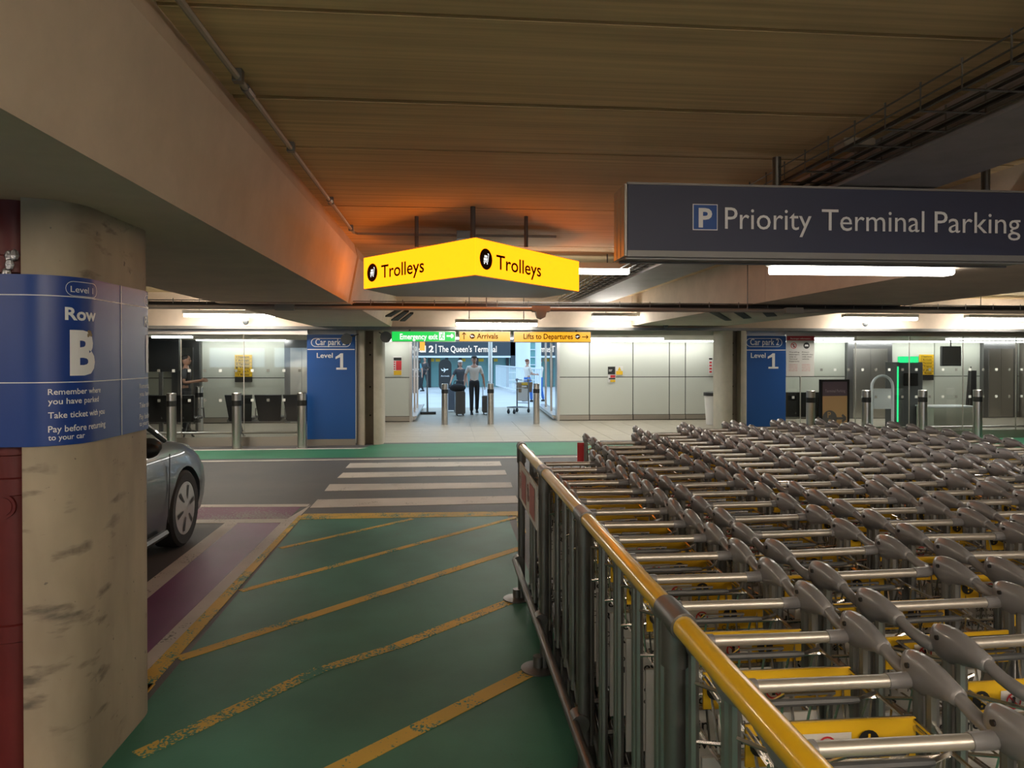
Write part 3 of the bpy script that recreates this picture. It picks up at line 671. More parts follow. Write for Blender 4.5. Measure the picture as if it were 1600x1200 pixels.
# three small lit signs over the opening
def smallsign(x0, x1, y0, y1, m, label, prints, frame='dplastic', rods=()):
    Ys = YF - .40; a = at(x0, y1, Ys); b = at(x1, y0, Ys)
    t = empty('direction_sign', (a.x, Ys, a.z), label, 'sign'); Wd, Hd = b.x - a.x, b.z - a.z
    mb = MB(); mb.rbox(-.012, Wd + .012, .004, .09, -.012, Hd + .012, .012, 2); mb.build('sign_box', frame, t)
    mb = MB(); mb.box(0, Wd, -.004, .01, 0, Hd); mb.build('lit_face', m, t)
    o = Vector((a.x, Ys, a.z)); F = face((a.x, Ys, a.z), (1, 0, 0), off=.007); f, inv = F; fl = lambda u, v: f(u, v) - o
    prints(t, fl, inv)
    for px in rods: q = at(px, y0, Ys).x - a.x; mb = MB(); mb.tube([(q, .045, Hd), (q, .045, zb - a.z + .01)], .02, 8); mb.build('hanging_rod', 'dplastic', t)
def pr1(t, fl, inv):
    mb = MB(); a = inv(625, 530); b = inv(684, 530); c = inv(625, 521); text(mb, 'Emergency exit', fl, a[0], b[0], a[1], c[1] - a[1], .025)
    p, q = inv(686, 531.5), inv(695, 519); rect(mb, fl, p[0], q[0], p[1], q[1]); c = inv(703, 525); arrow(mb, fl, *c, .125, 0, .03); mb.build('lettering', 'txtlit', t)
    mb = MB(); f2 = lambda u, v: fl(u, v) + Vector((0, -.003, 0)); cx, cy = (p[0] + q[0]) / 2, (p[1] + q[1]) / 2
    disc(mb, f2, cx + .02, cy + .055, .013, 8)
    for A, B in (((.01, .035), (-.01, -.01)), ((.01, .03), (.04, .015)), ((.01, .03), (-.03, .02)), ((-.01, -.01), (.025, -.03)), ((.025, -.03), (.02, -.06)), ((-.01, -.01), (-.03, -.05))):
        line2(mb, f2, (cx + A[0], cy + A[1]), (cx + B[0], cy + B[1]), .014)
    mb.build('running_figure', 'sign_g', t)
def pr2(t, fl, inv):
    mb = MB(); c = inv(725, 525); arrow(mb, fl, *c, .13, PI / 2, .016); c = inv(738, 525.5); disc(mb, fl, *c, .05, 16)
    a = inv(745, 529); b = inv(778, 529); cc = inv(745, 520.5); text(mb, 'Arrivals', fl, a[0], b[0], a[1], cc[1] - a[1], .02); mb.build('lettering', 'sign_t', t)
    mb = MB(); plane_icon(mb, lambda u, v: fl(u, v) + Vector((0, -.003, 0)), *c, .045, -.2); mb.build('symbol', 'txtlit', t)
def pr3(t, fl, inv):
    mb = MB(); a = inv(818, 529.5); b = inv(895, 529.5); cc = inv(818, 521); text(mb, 'Lifts to Departures', fl, a[0], b[0], a[1], cc[1] - a[1], .02)
    c = inv(902.5, 526); disc(mb, fl, *c, .05, 16); d = inv(914, 526.5); arrow(mb, fl, *d, .12, 0, .016); mb.build('lettering', 'sign_t', t)
    mb = MB(); plane_icon(mb, lambda u, v: fl(u, v) + Vector((0, -.003, 0)), *c, .045, .3); mb.build('symbol', 'txtlit', t)
smallsign(612.5, 711, 518.5, 533, 'sign_g', 'small lit green emergency exit sign hanging over the opening', pr1, 'fit', (640,))
smallsign(718, 797, 518.5, 533, 'sign_a', 'small lit amber arrivals sign hanging over the opening', pr2, rods=(750, 784))
smallsign(803.5, 922.5, 519, 534, 'sign_a', 'small lit amber sign about lifts, right of the arrivals sign', pr3, rods=(830, 901))

# ================================================================== waiting-room front and lobby
YB = 18.6
def X(px, Y): return at(px, 560, Y).x
def Zp(py, px, Y): return at(px, py, Y).z
ztop = Zp(523, 577, YF); zsill = .12
def glazing(n, edges, name):
    t = None; o = MB()
    x0, x1 = X(edges[0], YF), X(edges[-1], YF)
    o.box(x0, x1, YF - .03, YF + .05, ztop, zb + .06); fr = o.build(name, 'steel'); fr['kind'] = 'structure'
    o = MB(); o.box(x0, x1, YF - .02, YF + .04, 0, .17); o.build('plinth', 'plinth', fr)
    for a, b in zip(edges[:-1], edges[1:]):
        xa, xb = X(a, YF) + .006, X(b, YF) - .006
        o = MB(); o.box(xa, xb, YF, YF + .012, .17, ztop); o.build('glass_pane', 'glass', fr)
        o = MB(); o.box(xb, xb + .012, YF - .004, YF + .016, .17, ztop); o.build('pane_joint', 'alu', fr)
        # frosted safety squares
        for zz in (Zp(579, 450, YF), Zp(625, 450, YF)):
            nsq = int((xb - xa) / .235)
            if nsq < 1: continue
            m0 = MB(); m0.m = 0
            for k in range(nsq):
                m0.m = k % 2; q = xa + (k + .5) * (xb - xa) / nsq; m0.box(q - .026, q + .026, YF - .003, YF, zz - .026, zz + .026)
            s = m0.build('safety_squares', ['sq', 'sqd'], fr); s['kind'] = 'stuff'
    return fr
def P3(px): return px
glazing(1, [120, 283, 381, 481], 'window_1')
glazing(2, [1228, 1251, 1337, 1421, 1505, 1588, 1671, 1755, 1840], 'window_2')
# far left and right solid continuation (out of view)
for a, b, n in ((-14, X(120, YF), 'wall_front'), (X(1840, YF), 16, 'wall_front')):
    if b - a > .1: m = MB(); m.box(a, b, YF, YF + .1, 0, zb + .06); struct(m.build(n, 'wallc'))
# lobby soffit and roof above it
m = MB(); m.box(-14, 16, YF + .2, 20.2, Zp(532, 700, YB), 2.6); so = struct(m.build('ceiling', 'lobbyc'))
m = MB(); m.box(X(930, 17.5), X(1112, 17.5), 17.3, 17.5, Zp(532, 700, YB) - .03, Zp(532, 700, YB) + .01)
m = MB(); m.box(X(603, 16), X(1035, 16), 15.9, 16.1, Zp(532, 700, YB) - .035, Zp(532, 700, YB) + .01); m.build('light_strip', 'cove', so)
for a, b in ((X(598, YB - .35), X(636, YB - .35)), (X(880, YB - .35), X(1118, YB - .35)), (X(308, YB - .35), X(446, YB - .35)), (X(1228, YB - .35), X(1700, YB - .35))):
    m = MB(); m.box(a, b, YB - .42, YB - .30, Zp(532, 700, YB) - .03, Zp(532, 700, YB) + .01); m.build('light_strip', 'cove', so)
for a, b in ((240, 300), (1240, 1330), (1480, 1600)):
    m = MB(); m.box(X(a, 15.5), X(b, 15.5), 15.4, 15.55, Zp(532, 700, YB) - .04, Zp(532, 700, YB) + .01); m.build('light_strip', 'cove', so)
# back wall with its glass panels
zw = Zp(532, 700, YB)
wb = None
def wall_run(px_edges, thick=()):
    x0, x1 = X(px_edges[0], YB), X(px_edges[-1], YB)
    m = MB(); m.box(x0, x1, YB + .03, YB + .25, 0, 2.6); wl = struct(m.build('wall_back', 'darkgap'))
    zm = Zp(589, 1000, YB); zp = Zp(648, 1000, YB)
    for a, b in zip(px_edges[:-1], px_edges[1:]):
        xa, xb = X(a, YB) + .012, X(b, YB) - .012
        for za, zc_ in ((zm + .01, zw + .02), (zp + .01, zm - .01)):
            m = MB(); m.box(xa, xb, YB, YB + .04, za, zc_); m.build('wall_panel', 'wallp', wl)
        m = MB(); m.box(xa, xb, YB - .02, YB + .04, .02, zp); m.build('plinth_panel', 'plinth', wl)
    return wl
wA = wall_run([597, 641]); wB_ = wall_run([873, 921, 989, 1046, 1071, 1120, 1180, 1250, 1321]); wC = wall_run([60, 180, 315, 446]); wD = wall_run([1390, 1460, 1532]); wE = wall_run([1585, 1650, 1750, 1850])
m = MB(); m.box(X(446, YB), X(597, YB), YB + .1, YB + .25, 0, 2.6); struct(m.build('wall_back', 'lobbyc'))
# lifts: steel doors set in the back wall
def lift(a, b, label, n):
    x0, x1 = X(a, YB), X(b, YB)
    m = MB(); m.box(x0, x1, YB - .12, YB + .25, 0, zw); t = m.build(f'door_{n}', 'dsteel'); struct(t)
    xm = (x0 + x1) / 2
    for p, q in ((x0 + .15, xm - .005), (xm + .005, x1 - .15)): m = MB(); m.box(p, q, YB - .14, YB - .12, .02, zw - .2); m.build('door_leaf', 'steel', t)
lift(446, 500, '', 1); lift(1321, 1390, '', 2); lift(1532, 1585, '', 3); lift(271, 314, '', 4)
m = MB(); m.box(X(641, YB) - .02, X(641, YB) + .05, YB - .03, YB + .3, 0, zw); struct(m.build('trim_9', 'steel'))
m = MB(); m.box(X(873, YB) - .05, X(873, YB) + .02, YB - .03, YB + .3, 0, zw); struct(m.build('trim_10', 'steel'))
# glass side screens of the passage
for n, (pa, pb, s) in enumerate(((641, 655, 1), (873, 846, -1))):
    xa = X(pa, YB); xb = X(pb, 23.5)
    t = empty('passage_screen', (xa, YB + .2, 0), ('left' if s > 0 else 'right') + ' blue tinted glass screen along the passage out to the terminal', 'glass screen')
    for k in range(3):
        y0_, y1_ = k * 1.6, k * 1.6 + 1.57; xo0 = (xb - xa) * k / 3; xo1 = (xb - xa) * (k + 1) / 3
        m = MB(); m.prism([(xo0, y0_), (xo1, y1_), (xo1 + .015, y1_), (xo0 + .015, y0_)], .12, 2.35); m.build('glass_pane', 'bglass', t)
        m = MB(); m.box(xo0 - .03, xo0 + .045, y0_ - .02, y0_ + .04, 0, 2.35); m.build('mullion', 'steel', t)
    m = MB(); m.prism([(0, 0), (xb - xa, 4.8), (xb - xa + .12 * s, 4.8), (.12 * s, 0)] if s > 0 else [(0, 0), (.12 * s, 0), (xb - xa + .12 * s, 4.8), (xb - xa, 4.8)], 0.03, .13); m.build('bottom_rail', 'steel', t)
    m = MB(); m.tube([(.14 * s, -.1, .12), (xb - xa + .14 * s, 4.8, .12)], .03); m.build('guard_tube', 'steel', t, True)

# ------------------------------------------------------------------ tall blue level panels
def level_panel(x0, x1, y1, full, label):
    Yp = YF - .06; a, b = at(x0, y1, Yp), at(x1, 525, Yp)
    t = empty('level_panel', (a.x, Yp, 0), label, 'sign'); F = face((a.x, Yp, 0), (1, 0, 0), off=.006); f, inv = F; o = Vector((a.x, Yp, 0)); fl = lambda u, v: f(u, v) - o
    m = MB(); m.box(0, b.x - a.x, 0, .03, max(.12, a.z), ztop + .0); m.build('panel', 'blue', t)
    m = MB(); m.box(0, b.x - a.x, .01, .05, 0, max(.12, a.z)); m.build('plinth', 'plinth', t)
    m = MB(); k = x0 - (480 if not full else 1162)
    W_ = b.x - a.x; sc = W_ / 74.5 if not full else W_ / 66
    def px2(px, py): return inv(px, py)
    if not full:
        pi = (486, 548, 528.5, 542); cp = (493, 540, 539, 529, 'Car park 2'); ln = 546; lv = (495, 520, 559, 551); on = (524, 542, 577.5, 552)
    else:
        pi = (1165.5, 1222, 528.5, 542); cp = (1172, 1217, 539, 529, 'Car park 2'); ln = 547; lv = (1173, 1196, 559, 551); on = (1199, 1216, 576, 552)
    a1, b1_ = inv(pi[0], pi[3]), inv(pi[1], pi[2]); pill(m, fl, a1[0], b1_[0], a1[1], b1_[1], .012)
    for s, q, bo in ((cp[4], cp, .012), ('Level', lv, .012), ('1', on, .04)):
        A, B, Cc = inv(q[0], q[2]), inv(q[1], q[2]), inv(q[0], q[3])
        if s == '1':
            g1 = lambda u, v: (A[0] + u * (B[0] - A[0]), A[1] + v * (Cc[1] - A[1])); poly2(m, fl, [g1(.42, .1), g1(.68, .1), g1(.68, 1), g1(.46, 1), g1(.42, .9)]); poly2(m, fl, [g1(.42, .9), g1(.46, 1), g1(.3, .9), g1(.02, .78), g1(.02, .64), g1(.2, .7), g1(.42, .76)]); rect(m, fl, *(g1(.08, 0)[0], g1(1, 0)[0]), g1(0, 0)[1], g1(0, .12)[1])
        else: text(m, s, fl, A[0], B[0], A[1], Cc[1] - A[1], bo)
    A = inv(x0, ln); rect(m, fl, 0.01, W_ - .01, A[1] - .008, A[1] + .008)
    m.build('lettering', 'txtw', t)
level_panel(480, 555, 688, False, 'tall blue car park level panel left of the left far column')
level_panel(1162, 1228, 697, True, 'tall blue car park level panel right of the right far column')

# warning board right of the right blue panel
Yp = YF - .05; a, b = at(1229, 588, Yp), at(1272.5, 525, Yp)
t = empty('notice_board', (a.x, Yp, 0), 'white notice board with crimson heading beside the right blue panel', 'sign'); f, inv = face((a.x, Yp, 0), (1, 0, 0), off=.004); o = Vector((a.x, Yp, 0)); fl = lambda u, v: f(u, v) - o
m = MB(); m.box(0, b.x - a.x, 0, .03, a.z, b.z); m.build('board', 'wht', t)
m = MB(); q = inv(1229, 532); rect(m, fl, 0, b.x - a.x, q[1], b.z); m.build('heading', 'redpan', t)
m = MB(); mr = MB(); c = inv(1240, 540); disc(mr, fl, *c, .062, 20, .05); line2(mr, fl, (c[0] - .035, c[1] + .035), (c[0] + .035, c[1] - .035), .012); disc(m, fl, c[0], c[1] + .02, .012, 8); line2(m, fl, c, (c[0] + .01, c[1] - .035), .02)
c = inv(1260, 540); disc(m, fl, *c, .065, 20)
for i, (l, r_) in enumerate((('Travelling', 'Drivers'), ('passengers', 'should stay'), ('only to', 'with their'), ('Terminal', 'vehicle'), ('Departures', ''))):
    for s, x in ((l, 1233), (r_, 1253)):
        if s: A = inv(x, 551 + i * 3.6); text(m, s, fl, A[0], A[0] + .021 * len(s), A[1], .024, .01)
for i in range(5):
    for x in (1233, 1253): A = inv(x, 570 + i * 2.4); text(mr, ('passengers', 'must not', 'leave the', 'car park', 'here')[i], fl, A[0], A[0] + .17, A[1], .016)
wt2 = MB(); A = inv(1235, 530); text(wt2, 'Passenger information', lambda u, v: fl(u, v) + Vector((0, -.003, 0)), A[0], inv(1266, 530)[0], A[1], .03); wt2.build('heading_text', 'txtw', t)
wt2 = MB(); A = inv(1259, 541); poly2(wt2, lambda u, v: fl(u, v) + Vector((0, -.003, 0)), [(c[0] - .04, c[1] - .015), (c[0] + .04, c[1] - .015), (c[0] + .03, c[1] + .02), (c[0] - .03, c[1] + .02)]); wt2.build('symbol', 'txtw', t)
m.build('lettering', 'blk', t); mr.build('red_lettering', 'redp', t)

# small notices on walls
def notice(x0, x1, y0, y1, Y, label, rows, name='wall_notice', base='wht', cat='notice'):
    a, b = at(x0, y1, Y), at(x1, y0, Y); W_, H_ = b.x - a.x, b.z - a.z
    t = empty(name, (a.x, Y, a.z), label, cat)
    m = MB(); m.box(0, W_, 0, .015, 0, H_); m.build('board', base, t)
    fl = lambda u, v: (u, -.003, v); fl2 = lambda u, v: (u, -.006, v)
    mats = []; m = MB()
    for (u0, u1, v0, v1, mt) in rows:
        if mt not in mats: mats.append(mt)
        m.m = mats.index(mt); rect(m, fl if mt not in ('blk2',) else fl2, u0 * W_, u1 * W_, v0 * H_, v1 * H_)
    m.build('print', mats, t); return t, W_, H_
notice(614.5, 628, 556.5, 587, YB - .02, 'narrow red and white notice on the cream wall left of the opening',
       [(.05, .95, .78, .93, 'blk'), (.3, .95, .28, .76, 'redp'), (.05, .95, .03, .26, 'yel')] + [(.06, .22, .3 + .12 * k, .38 + .12 * k, 'redp') for k in range(4)])
notice(950, 961, 573, 585, YB - .02, 'small black notice on the cream wall right of the opening', [(.1, .6, .55, .62, 'wht'), (.1, .5, .4, .46, 'wht')], base='blk')
t, W_, H_ = notice(962, 973.5, 572, 586, YB - .02, 'small yellow triangle warning sign on the cream wall', [(.05, .95, .03, .45, 'yel')])
m = MB(); poly2(m, lambda u, v: (u, -.005, v), [(W_ * .25, H_ * .5), (W_ * .75, H_ * .5), (W_ * .5, H_ * .92)]); m.build('triangle', 'yel', t)
notice(950, 962, 585.5, 597.5, YB - .02, 'small red and yellow safety notice under the black notice', [(.3, .95, .62, .95, 'redp'), (.1, .95, .4, .58, 'blk'), (.3, .95, .05, .34, 'yel')])
notice(1107, 1113.5, 558, 585, YB - .05, 'narrow red and white notice half hidden by the right column', [(.1, .9, .85, .95, 'blk')] + [(.2, .8, .1 + .18 * k, .2 + .18 * k, 'redp') for k in range(4)])
def directory(x0, x1, y0, y1, yb2, label):
    a = at(x0, yb2, YB - .05); b = at(x1, y0, YB - .05); H_ = b.z - a.z; W_ = b.x - a.x
    f_y = (at(x0, y1, YB - .05).z - a.z) / H_
    t = empty('directory_board', (a.x, YB - .05, a.z), label, 'sign')
    m = MB(); m.box(0, W_, 0, .03, 0, H_ * f_y); m.build('lower_board', 'blk', t)
    m = MB(); m.box(0, W_, 0, .03, H_ * f_y, H_); m.build('yellow_board', 'yel', t)
    m = MB(); fl = lambda u, v: (u, -.004, v)
    for i, s in enumerate(('2 Departures', '1 Arrivals', 'G Terminal', 'B Trains', 'Car park', '-1 Buses')):
        v = H_ * (f_y + (1 - f_y) * (1 - (i + .8) / 6.2)); text(m, s, fl, .03, W_ * .85, v, .045, .02); rect(m, fl, .01, W_ - .01, v - .035, v - .028)
    m.build('lettering', 'blk', t)
directory(367, 393.5, 554.5, 589, 597, 'tall yellow floor directory on the wall of the left waiting room')
directory(1437, 1459, 554, 586, 594, 'tall yellow floor directory on the wall of the right lobby')

# ------------------------------------------------------------------ bollards
bproto = None; bn = 0
def bollard(px, Y, label, h=1.02):
    global bproto
    x = X(px, Y)
    if bproto is None:
        t = empty('bollard', (x, Y, 0), label, 'bollard', 'stainless steel bollards')
        m = MB(); m.lathe([(.083, 0), (.083, h - .01), (.075, h)], 24); m.build('body', 'steel', t, True)
        m = MB(); m.lathe([(.0845, h - .24), (.0845, h - .14)], 24); m.build('black_band', 'blk', t, True)
        m = MB(); m.lathe([(.095, 0), (.095, .01), (.084, .012)], 24); m.build('foot_ring', 'steel', t, True); bproto = t
    else: t = copy_tree(bproto, None, label); t.location = (x, Y, 0)
for px, l in ((267.5, 'leftmost steel bollard in front of the left glazing, beside the car'), (369.5, 'middle steel bollard in front of the left glazing'), (471.5, 'steel bollard in front of the left glazing next to the blue panel')): bollard(px, 13.38, l)
for px, l in ((1267, 'leftmost steel bollard before the right glazing, left of the tan board'), (1354, 'second steel bollard before the right glazing, just right of the tan board'), (1442, 'third steel bollard before the right glazing, near the dark kiosk'), (1528, 'rightmost steel bollard before the right glazing')): bollard(px, 13.38, l)
for px, l in ((695, 'left bollard of the three standing in the opening'), (766.5, 'middle bollard of the three in the opening, before the man'), (838, 'right bollard of the three standing in the opening')): bollard(px, 17.75, l)
bollard(226, 16.1, 'slim bollard inside the left waiting room by the picture column'); bollard(311, 16.5, 'bollard inside the left waiting room right of the standing man')
# low hand rails behind the glass
for a, b, l in ((160, 478, 'low steel rail running behind the left glazing'), (1240, 1800, 'low steel rail running behind the right glazing')):
    Yr = 14.3; x0, x1 = X(a, Yr), X(b, Yr); zr = Zp(675 if a < 500 else 667, 400, Yr)
    zr = at(400, 676, Yr).z if a < 500 else at(1450, 667.5, Yr).z
    t = empty('low_rail', ((x0 + x1) / 2, Yr, 0), l, 'rail'); m = MB(); m.tube([(x0 - (x0 + x1) / 2, 0, zr), (x1 - (x0 + x1) / 2, 0, zr)], .022, 8); m.build('rail', 'steel', t, True)
    n = int((x1 - x0) / 1.25)
    for k in range(n + 1): q = x0 + .1 + (x1 - x0 - .2) * k / n - (x0 + x1) / 2; m = MB(); m.tube([(q, 0, 0), (q, 0, zr)], .018); m.build('rail_post', 'steel', t, True)

# ------------------------------------------------------------------ waiting seats (backs towards the viewer)
def seat_row(px_list, Y, label, ybase=673, ytop=628):
    xs = [X(p, Y) for p in px_list]; xm = sum(xs) / len(xs)
    t = empty('waiting_seats', (xm, Y, 0), label, 'bench')
    zs = .42
    m = MB(); m.box(xs[0] - .3 - xm, xs[-1] + .3 - xm, .12, .18, .33, .39); m.build('beam', 'galv', t)
    for x in xs:
        m = MB(); w_ = .27; m.add([(x - xm - w_ * .8, .0, .36), (x - xm + w_ * .8, .0, .36), (x - xm + w_, -.14, .9), (x - xm - w_, -.14, .9),
                                   (x - xm - w_ * .8, .04, .36), (x - xm + w_ * .8, .04, .36), (x - xm + w_, -.10, .91), (x - xm - w_, -.10, .91)],
                                  [(0, 1, 2, 3), (7, 6, 5, 4), (0, 4, 5, 1), (1, 5, 6, 2), (2, 6, 7, 3), (3, 7, 4, 0)]); m.build('seat_back', 'seat', t)
        m = MB(); m.rbox(x - xm - .24, x - xm + .24, 0, .46, .38, .44, .02); m.build('seat_pad', 'seat', t)
        m = MB(); m.tube([(x - xm + .31, -.02, .42), (x - xm + .31, .0, .62), (x - xm + .31, .3, .62), (x - xm + .31, .35, .42)], .014); m.build('armrest', 'galv', t, True)
    for x in (xs[0] - .05, xs[-1] + .05) if len(xs) > 1 else (xs[0],):
        for s in (-1, 1): m = MB(); m.tube([(x - xm, .15, .34), (x - xm, .15 + s * .26, .03), (x - xm, .15 + s * .33, .012)], .02); m.build('leg', 'galv', t, True)
seat_row([200, 228, 262, 285], 15.0, 'row of black waiting seats in the left room, half hidden by car and column')
seat_row([375, 421, 465], 15.0, 'row of black waiting seats in the left room beside the blue panel')
seat_row([1222, 1248, 1276], 15.1, 'black waiting seats in the right room behind the notice board')

# ------------------------------------------------------------------ things of the right lobby
a, b = at(1402, 675, 15.9), at(1443, 566, 15.9)
t = empty('ticket_kiosk', ((a.x + b.x) / 2, 15.9, 0), 'dark ticket kiosk with green glowing edge and green sign in the right lobby', 'kiosk'); hw = (b.x - a.x) / 2
m = MB(); m.rbox(-hw, hw, 0, .5, 0, b.z, .04, 3, 'z'); m.build('cabinet', 'dplastic', t)
m = MB(); m.box(-hw - .015, -hw + .02, -.015, .0, .15, b.z - .1); m.build('led_strip', 'led', t)
a2, b2_ = at(1405, 565.5, 15.9), at(1435, 557, 15.9); m = MB(); m.rbox(a2.x - (a.x + b.x) / 2, b2_.x - (a.x + b.x) / 2, .0, .06, a2.z - .02, b2_.z, .02); m.build('green_sign', 'led', t)
m = MB(); m.rbox(-hw * .55, hw * .55, -.02, 0, 1.0, 1.3, .02); m.build('screen', 'carglass', t)
a, b = at(1362, 662, 15.6), at(1395, 587, 15.6); xm = (a.x + b.x) / 2; hw = (b.x - a.x) / 2
t = empty('arched_gate', (xm, 15.6, 0), 'white arched metal gate with a white panel in the right lobby', 'gate')
pts = [(-hw, 0, 0), (-hw, 0, b.z - hw)] + [(-hw * math.cos(k * PI / 8), 0, b.z - hw + hw * math.sin(k * PI / 8)) for k in range(1, 8)] + [(hw, 0, b.z - hw), (hw, 0, 0)]
m = MB(); m.tube(pts, .032, 8); m.build('arch_tube', 'wmetal', t, True); p1, p2 = at(1366, 639, 15.6), at(1391, 607, 15.6); m = MB(); m.box(-hw + .04, hw - .04, -.01, .02, p1.z, p2.z); m.build('panel', 'wmetal', t)
a, b = at(1452, 665, 15.4), at(1519, 636, 15.4); xm = (a.x + b.x) / 2; hw = (b.x - a.x) / 2
t = empty('help_counter', (xm, 15.25, 0), 'pale low counter box in the right lobby between two bollards', 'counter')
m = MB(); m.box(-hw, hw, 0, .6, 0, b.z); m.build('body', 'offw', t); m = MB(); m.box(-hw - .02, hw + .02, -.02, .62, b.z, b.z + .03); m.build('top', 'wmetal', t)
a, b = at(1472, 572, 17.5), at(1502, 541, 17.5); xm = (a.x + b.x) / 2
t = empty('wall_screen', (xm, 17.5, a.z), 'dark flat screen hanging in the right lobby above the counter', 'screen'); hw = (b.x - a.x) / 2
m = MB(); m.rbox(-hw, hw, 0, .08, 0, b.z - a.z, .02); m.build('housing', 'dplastic', t); m = MB(); m.box(-hw + .03, hw - .03, -.008, 0, .04, b.z - a.z - .04); m.build('display', 'dsteel', t); m = MB(); m.tube([(0, .04, b.z - a.z), (0, .04, zw - a.z)], .02); m.build('pole', 'galv', t)
a, b = at(1510, 640, 16.2), at(1526, 579, 16.2); xm = (a.x + b.x) / 2; hw = (b.x - a.x) / 2
t = empty('folded_banner', (xm, 16.2, 0), 'tall folded black banner leaning beside the steel lift in the right lobby', 'banner')
m = MB(); m.prism_y([(-hw, 0), (hw, 0), (hw * 1.0, b.z), (-hw * .2, b.z)], 0, .08); m.build('fabric', 'black', t); m = MB(); m.tube([(-hw * .6, -.01, 0), (-hw * .2, -.01, b.z + .1)], .015); m.build('pole', 'galv', t)
a, b = at(226, 700, 16.6), at(252, 537, 16.6)
t = empty('wall_screen', (a.x + .5, 16.6, 1.2), 'dark information screen in the left waiting room by the picture column', 'screen')
m = MB(); m.rbox(-.6, .25, 0, .1, .15, zw - 1.2, .02); m.build('housing', 'black', t); m = MB(); m.box(-.2, -.12, .02, .08, -1.2, .15); m.build('pole', 'galv', t)
# tan A board
Yb = 12.6; a, b = at(1282, 700, Yb), at(1332, 593, Yb); W_ = b.x - a.x; ht = b.z
t = empty('pavement_board', (a.x, Yb, 0), 'tan and mauve pavement board with an arrow, before the right glazing', 'sign', rz=math.radians(8))
m = MB(); 
for r_ in ((0, .04, 0, ht), (W_ - .04, W_, 0, ht), (0, W_, ht - .04, ht), (0, W_, .1, .14)): m.box(r_[0], r_[1], 0, .05, r_[2], r_[3])
m.build('frame', 'black', t)
zmid = at(1300, 619, Yb).z
m = MB(); m.box(.04, W_ - .04, .01, .03, .14, zmid); m.build('tan_face', 'board', t); m = MB(); m.box(.04, W_ - .04, .01, .03, zmid, ht - .04); m.build('mauve_face', 'boardp', t)
m = MB(); fl = lambda u, v: (u, .006, v); gm = mat('grey print', (.2, .19, .2), .5); disc(m, fl, W_ * .32, zmid - .42, .155, 24); arrow(m, fl, W_ * .68, zmid - .42, .25, 0, .045); m.build('symbol', gm, t)
m = MB(); fl = lambda u, v: (u, .003, v); text(m, 'P', fl, W_ * .24, W_ * .36, zmid - .40, .11, .02); poly2(m, fl, [(W_ * .26, zmid - .53), (W_ * .42, zmid - .53), (W_ * .36, zmid - .44), (W_ * .28, zmid - .44)]); m.build('symbol_print', 'board', t)
m = MB(); fl = lambda u, v: (u, .007, v); text(m, 'Terminal Parking', fl, W_ * .16, W_ * .86, zmid + .07, .055, .01); m.build('lettering', mat('pale mauve print', (.42, .36, .42), .5), t)
for q_ in (.04, W_ - .04): m = MB(); m.tube([(q_, .05, ht * .95), (q_, .30, 0)], .014); m.build('rear_leg', 'black', t)
# bin behind the right column
p = onz(1108, 662); t = empty('litter_bin', (p.x + .05, 17.2, 0), 'white round litter bin with black lid, half hidden by the right column', 'bin'); hb = at(1100, 612, 17.2).z
m = MB(); m.lathe([(.19, 0), (.24, hb - .1)], 20); m.build('body', 'wht', t, True); m = MB(); m.lathe([(.26, hb - .1), (.26, hb - .02), (.1, hb)], 20); m.build('rim', 'black', t, True); m = MB(); m.ball((.1, 0, hb + .1), .12, .12, .18); m.build('lid', 'black', t, True)

# ------------------------------------------------------------------ outside: terminal front
Yt = 40.6
a, b = at(560, 555, Yt), at(806, 531, Yt)
t = empty('terminal_building', ((a.x + b.x) / 2, Yt, 0), 'terminal building front beyond the opening with a dark fascia and glazed doors', 'building'); xm = (a.x + b.x) / 2
def tl(x): return x - xm
zf0, zf1 = at(700, 555.5, Yt).z, at(700, 531, Yt).z
m = MB(); m.box(tl(a.x) - 14, tl(b.x), -.3, .2, zf0, zf1 + 2.0); m.build('fascia', 'fascia', t)
m = MB(); f = lambda u, v: (tl(u), -.33, v)
q0, q1 = at(666, 550, Yt - .33), at(776, 550, Yt - .33); zc1 = at(666, 540, Yt).z
A, B = at(685, 550, Yt - .33), at(776, 550, Yt - .33); text(m, "The Queen's Terminal", f, A.x, B.x, A.z, zc1 - A.z, .01)
A, B = at(611, 550, Yt - .33), at(677.5, 550, Yt - .33); text(m, 'Terminal 2', f, A.x, B.x, A.z, zc1 - A.z, .035)
A = at(681.3, 552, Yt - .33); rect(m, f, A.x - .02, A.x + .02, A.z, zc1 + .08); m.build('lettering', 'txtlit', t)
m = MB(); m.box(tl(at(652, 547, 30).x), tl(at(652, 547, 30).x) + .01, 0, .1, 3, 3.1)
m = MB(); m.box(tl(a.x) - 14, tl(at(797, 560, Yt).x), -.35, -.25, zf0 - .12, zf0 - .02); m.build('door_head', 'wmetal', t)
m = MB(); m.box(tl(a.x) - 14, tl(at(795, 560, Yt).x), .6, .7, 0, zf0); m.build('glazing', 'teal', t)
for px in (655, 671, 698, 719, 745, 768, 793): q = tl(at(px, 560, Yt).x); m = MB(); m.box(q - .09, q + .09, -.1, .1, 0, zf0 - .12); m.build('door_post', 'black', t)
for px, w_, mt in ((674, 8, 'sign_a'), (684, 7, 'sign_a'), (723, 9, 'sign_a'), (752, 8, 'sign_a'), (775, 6, 'sign_a')):
    q, z_ = tl(at(px, 561, Yt).x), at(px, 563, Yt).z; m = MB(); m.box(q - w_ * .018, q + w_ * .018, .2, .3, z_ - .07, z_ + .1); m.build('small_sign', 'yel', t)
m = MB(); m.box(tl(at(797, 560, Yt).x), tl(at(1000, 560, Yt).x), 6, 6.3, 0, 6); m.build('side_glazing', 'teal', t)
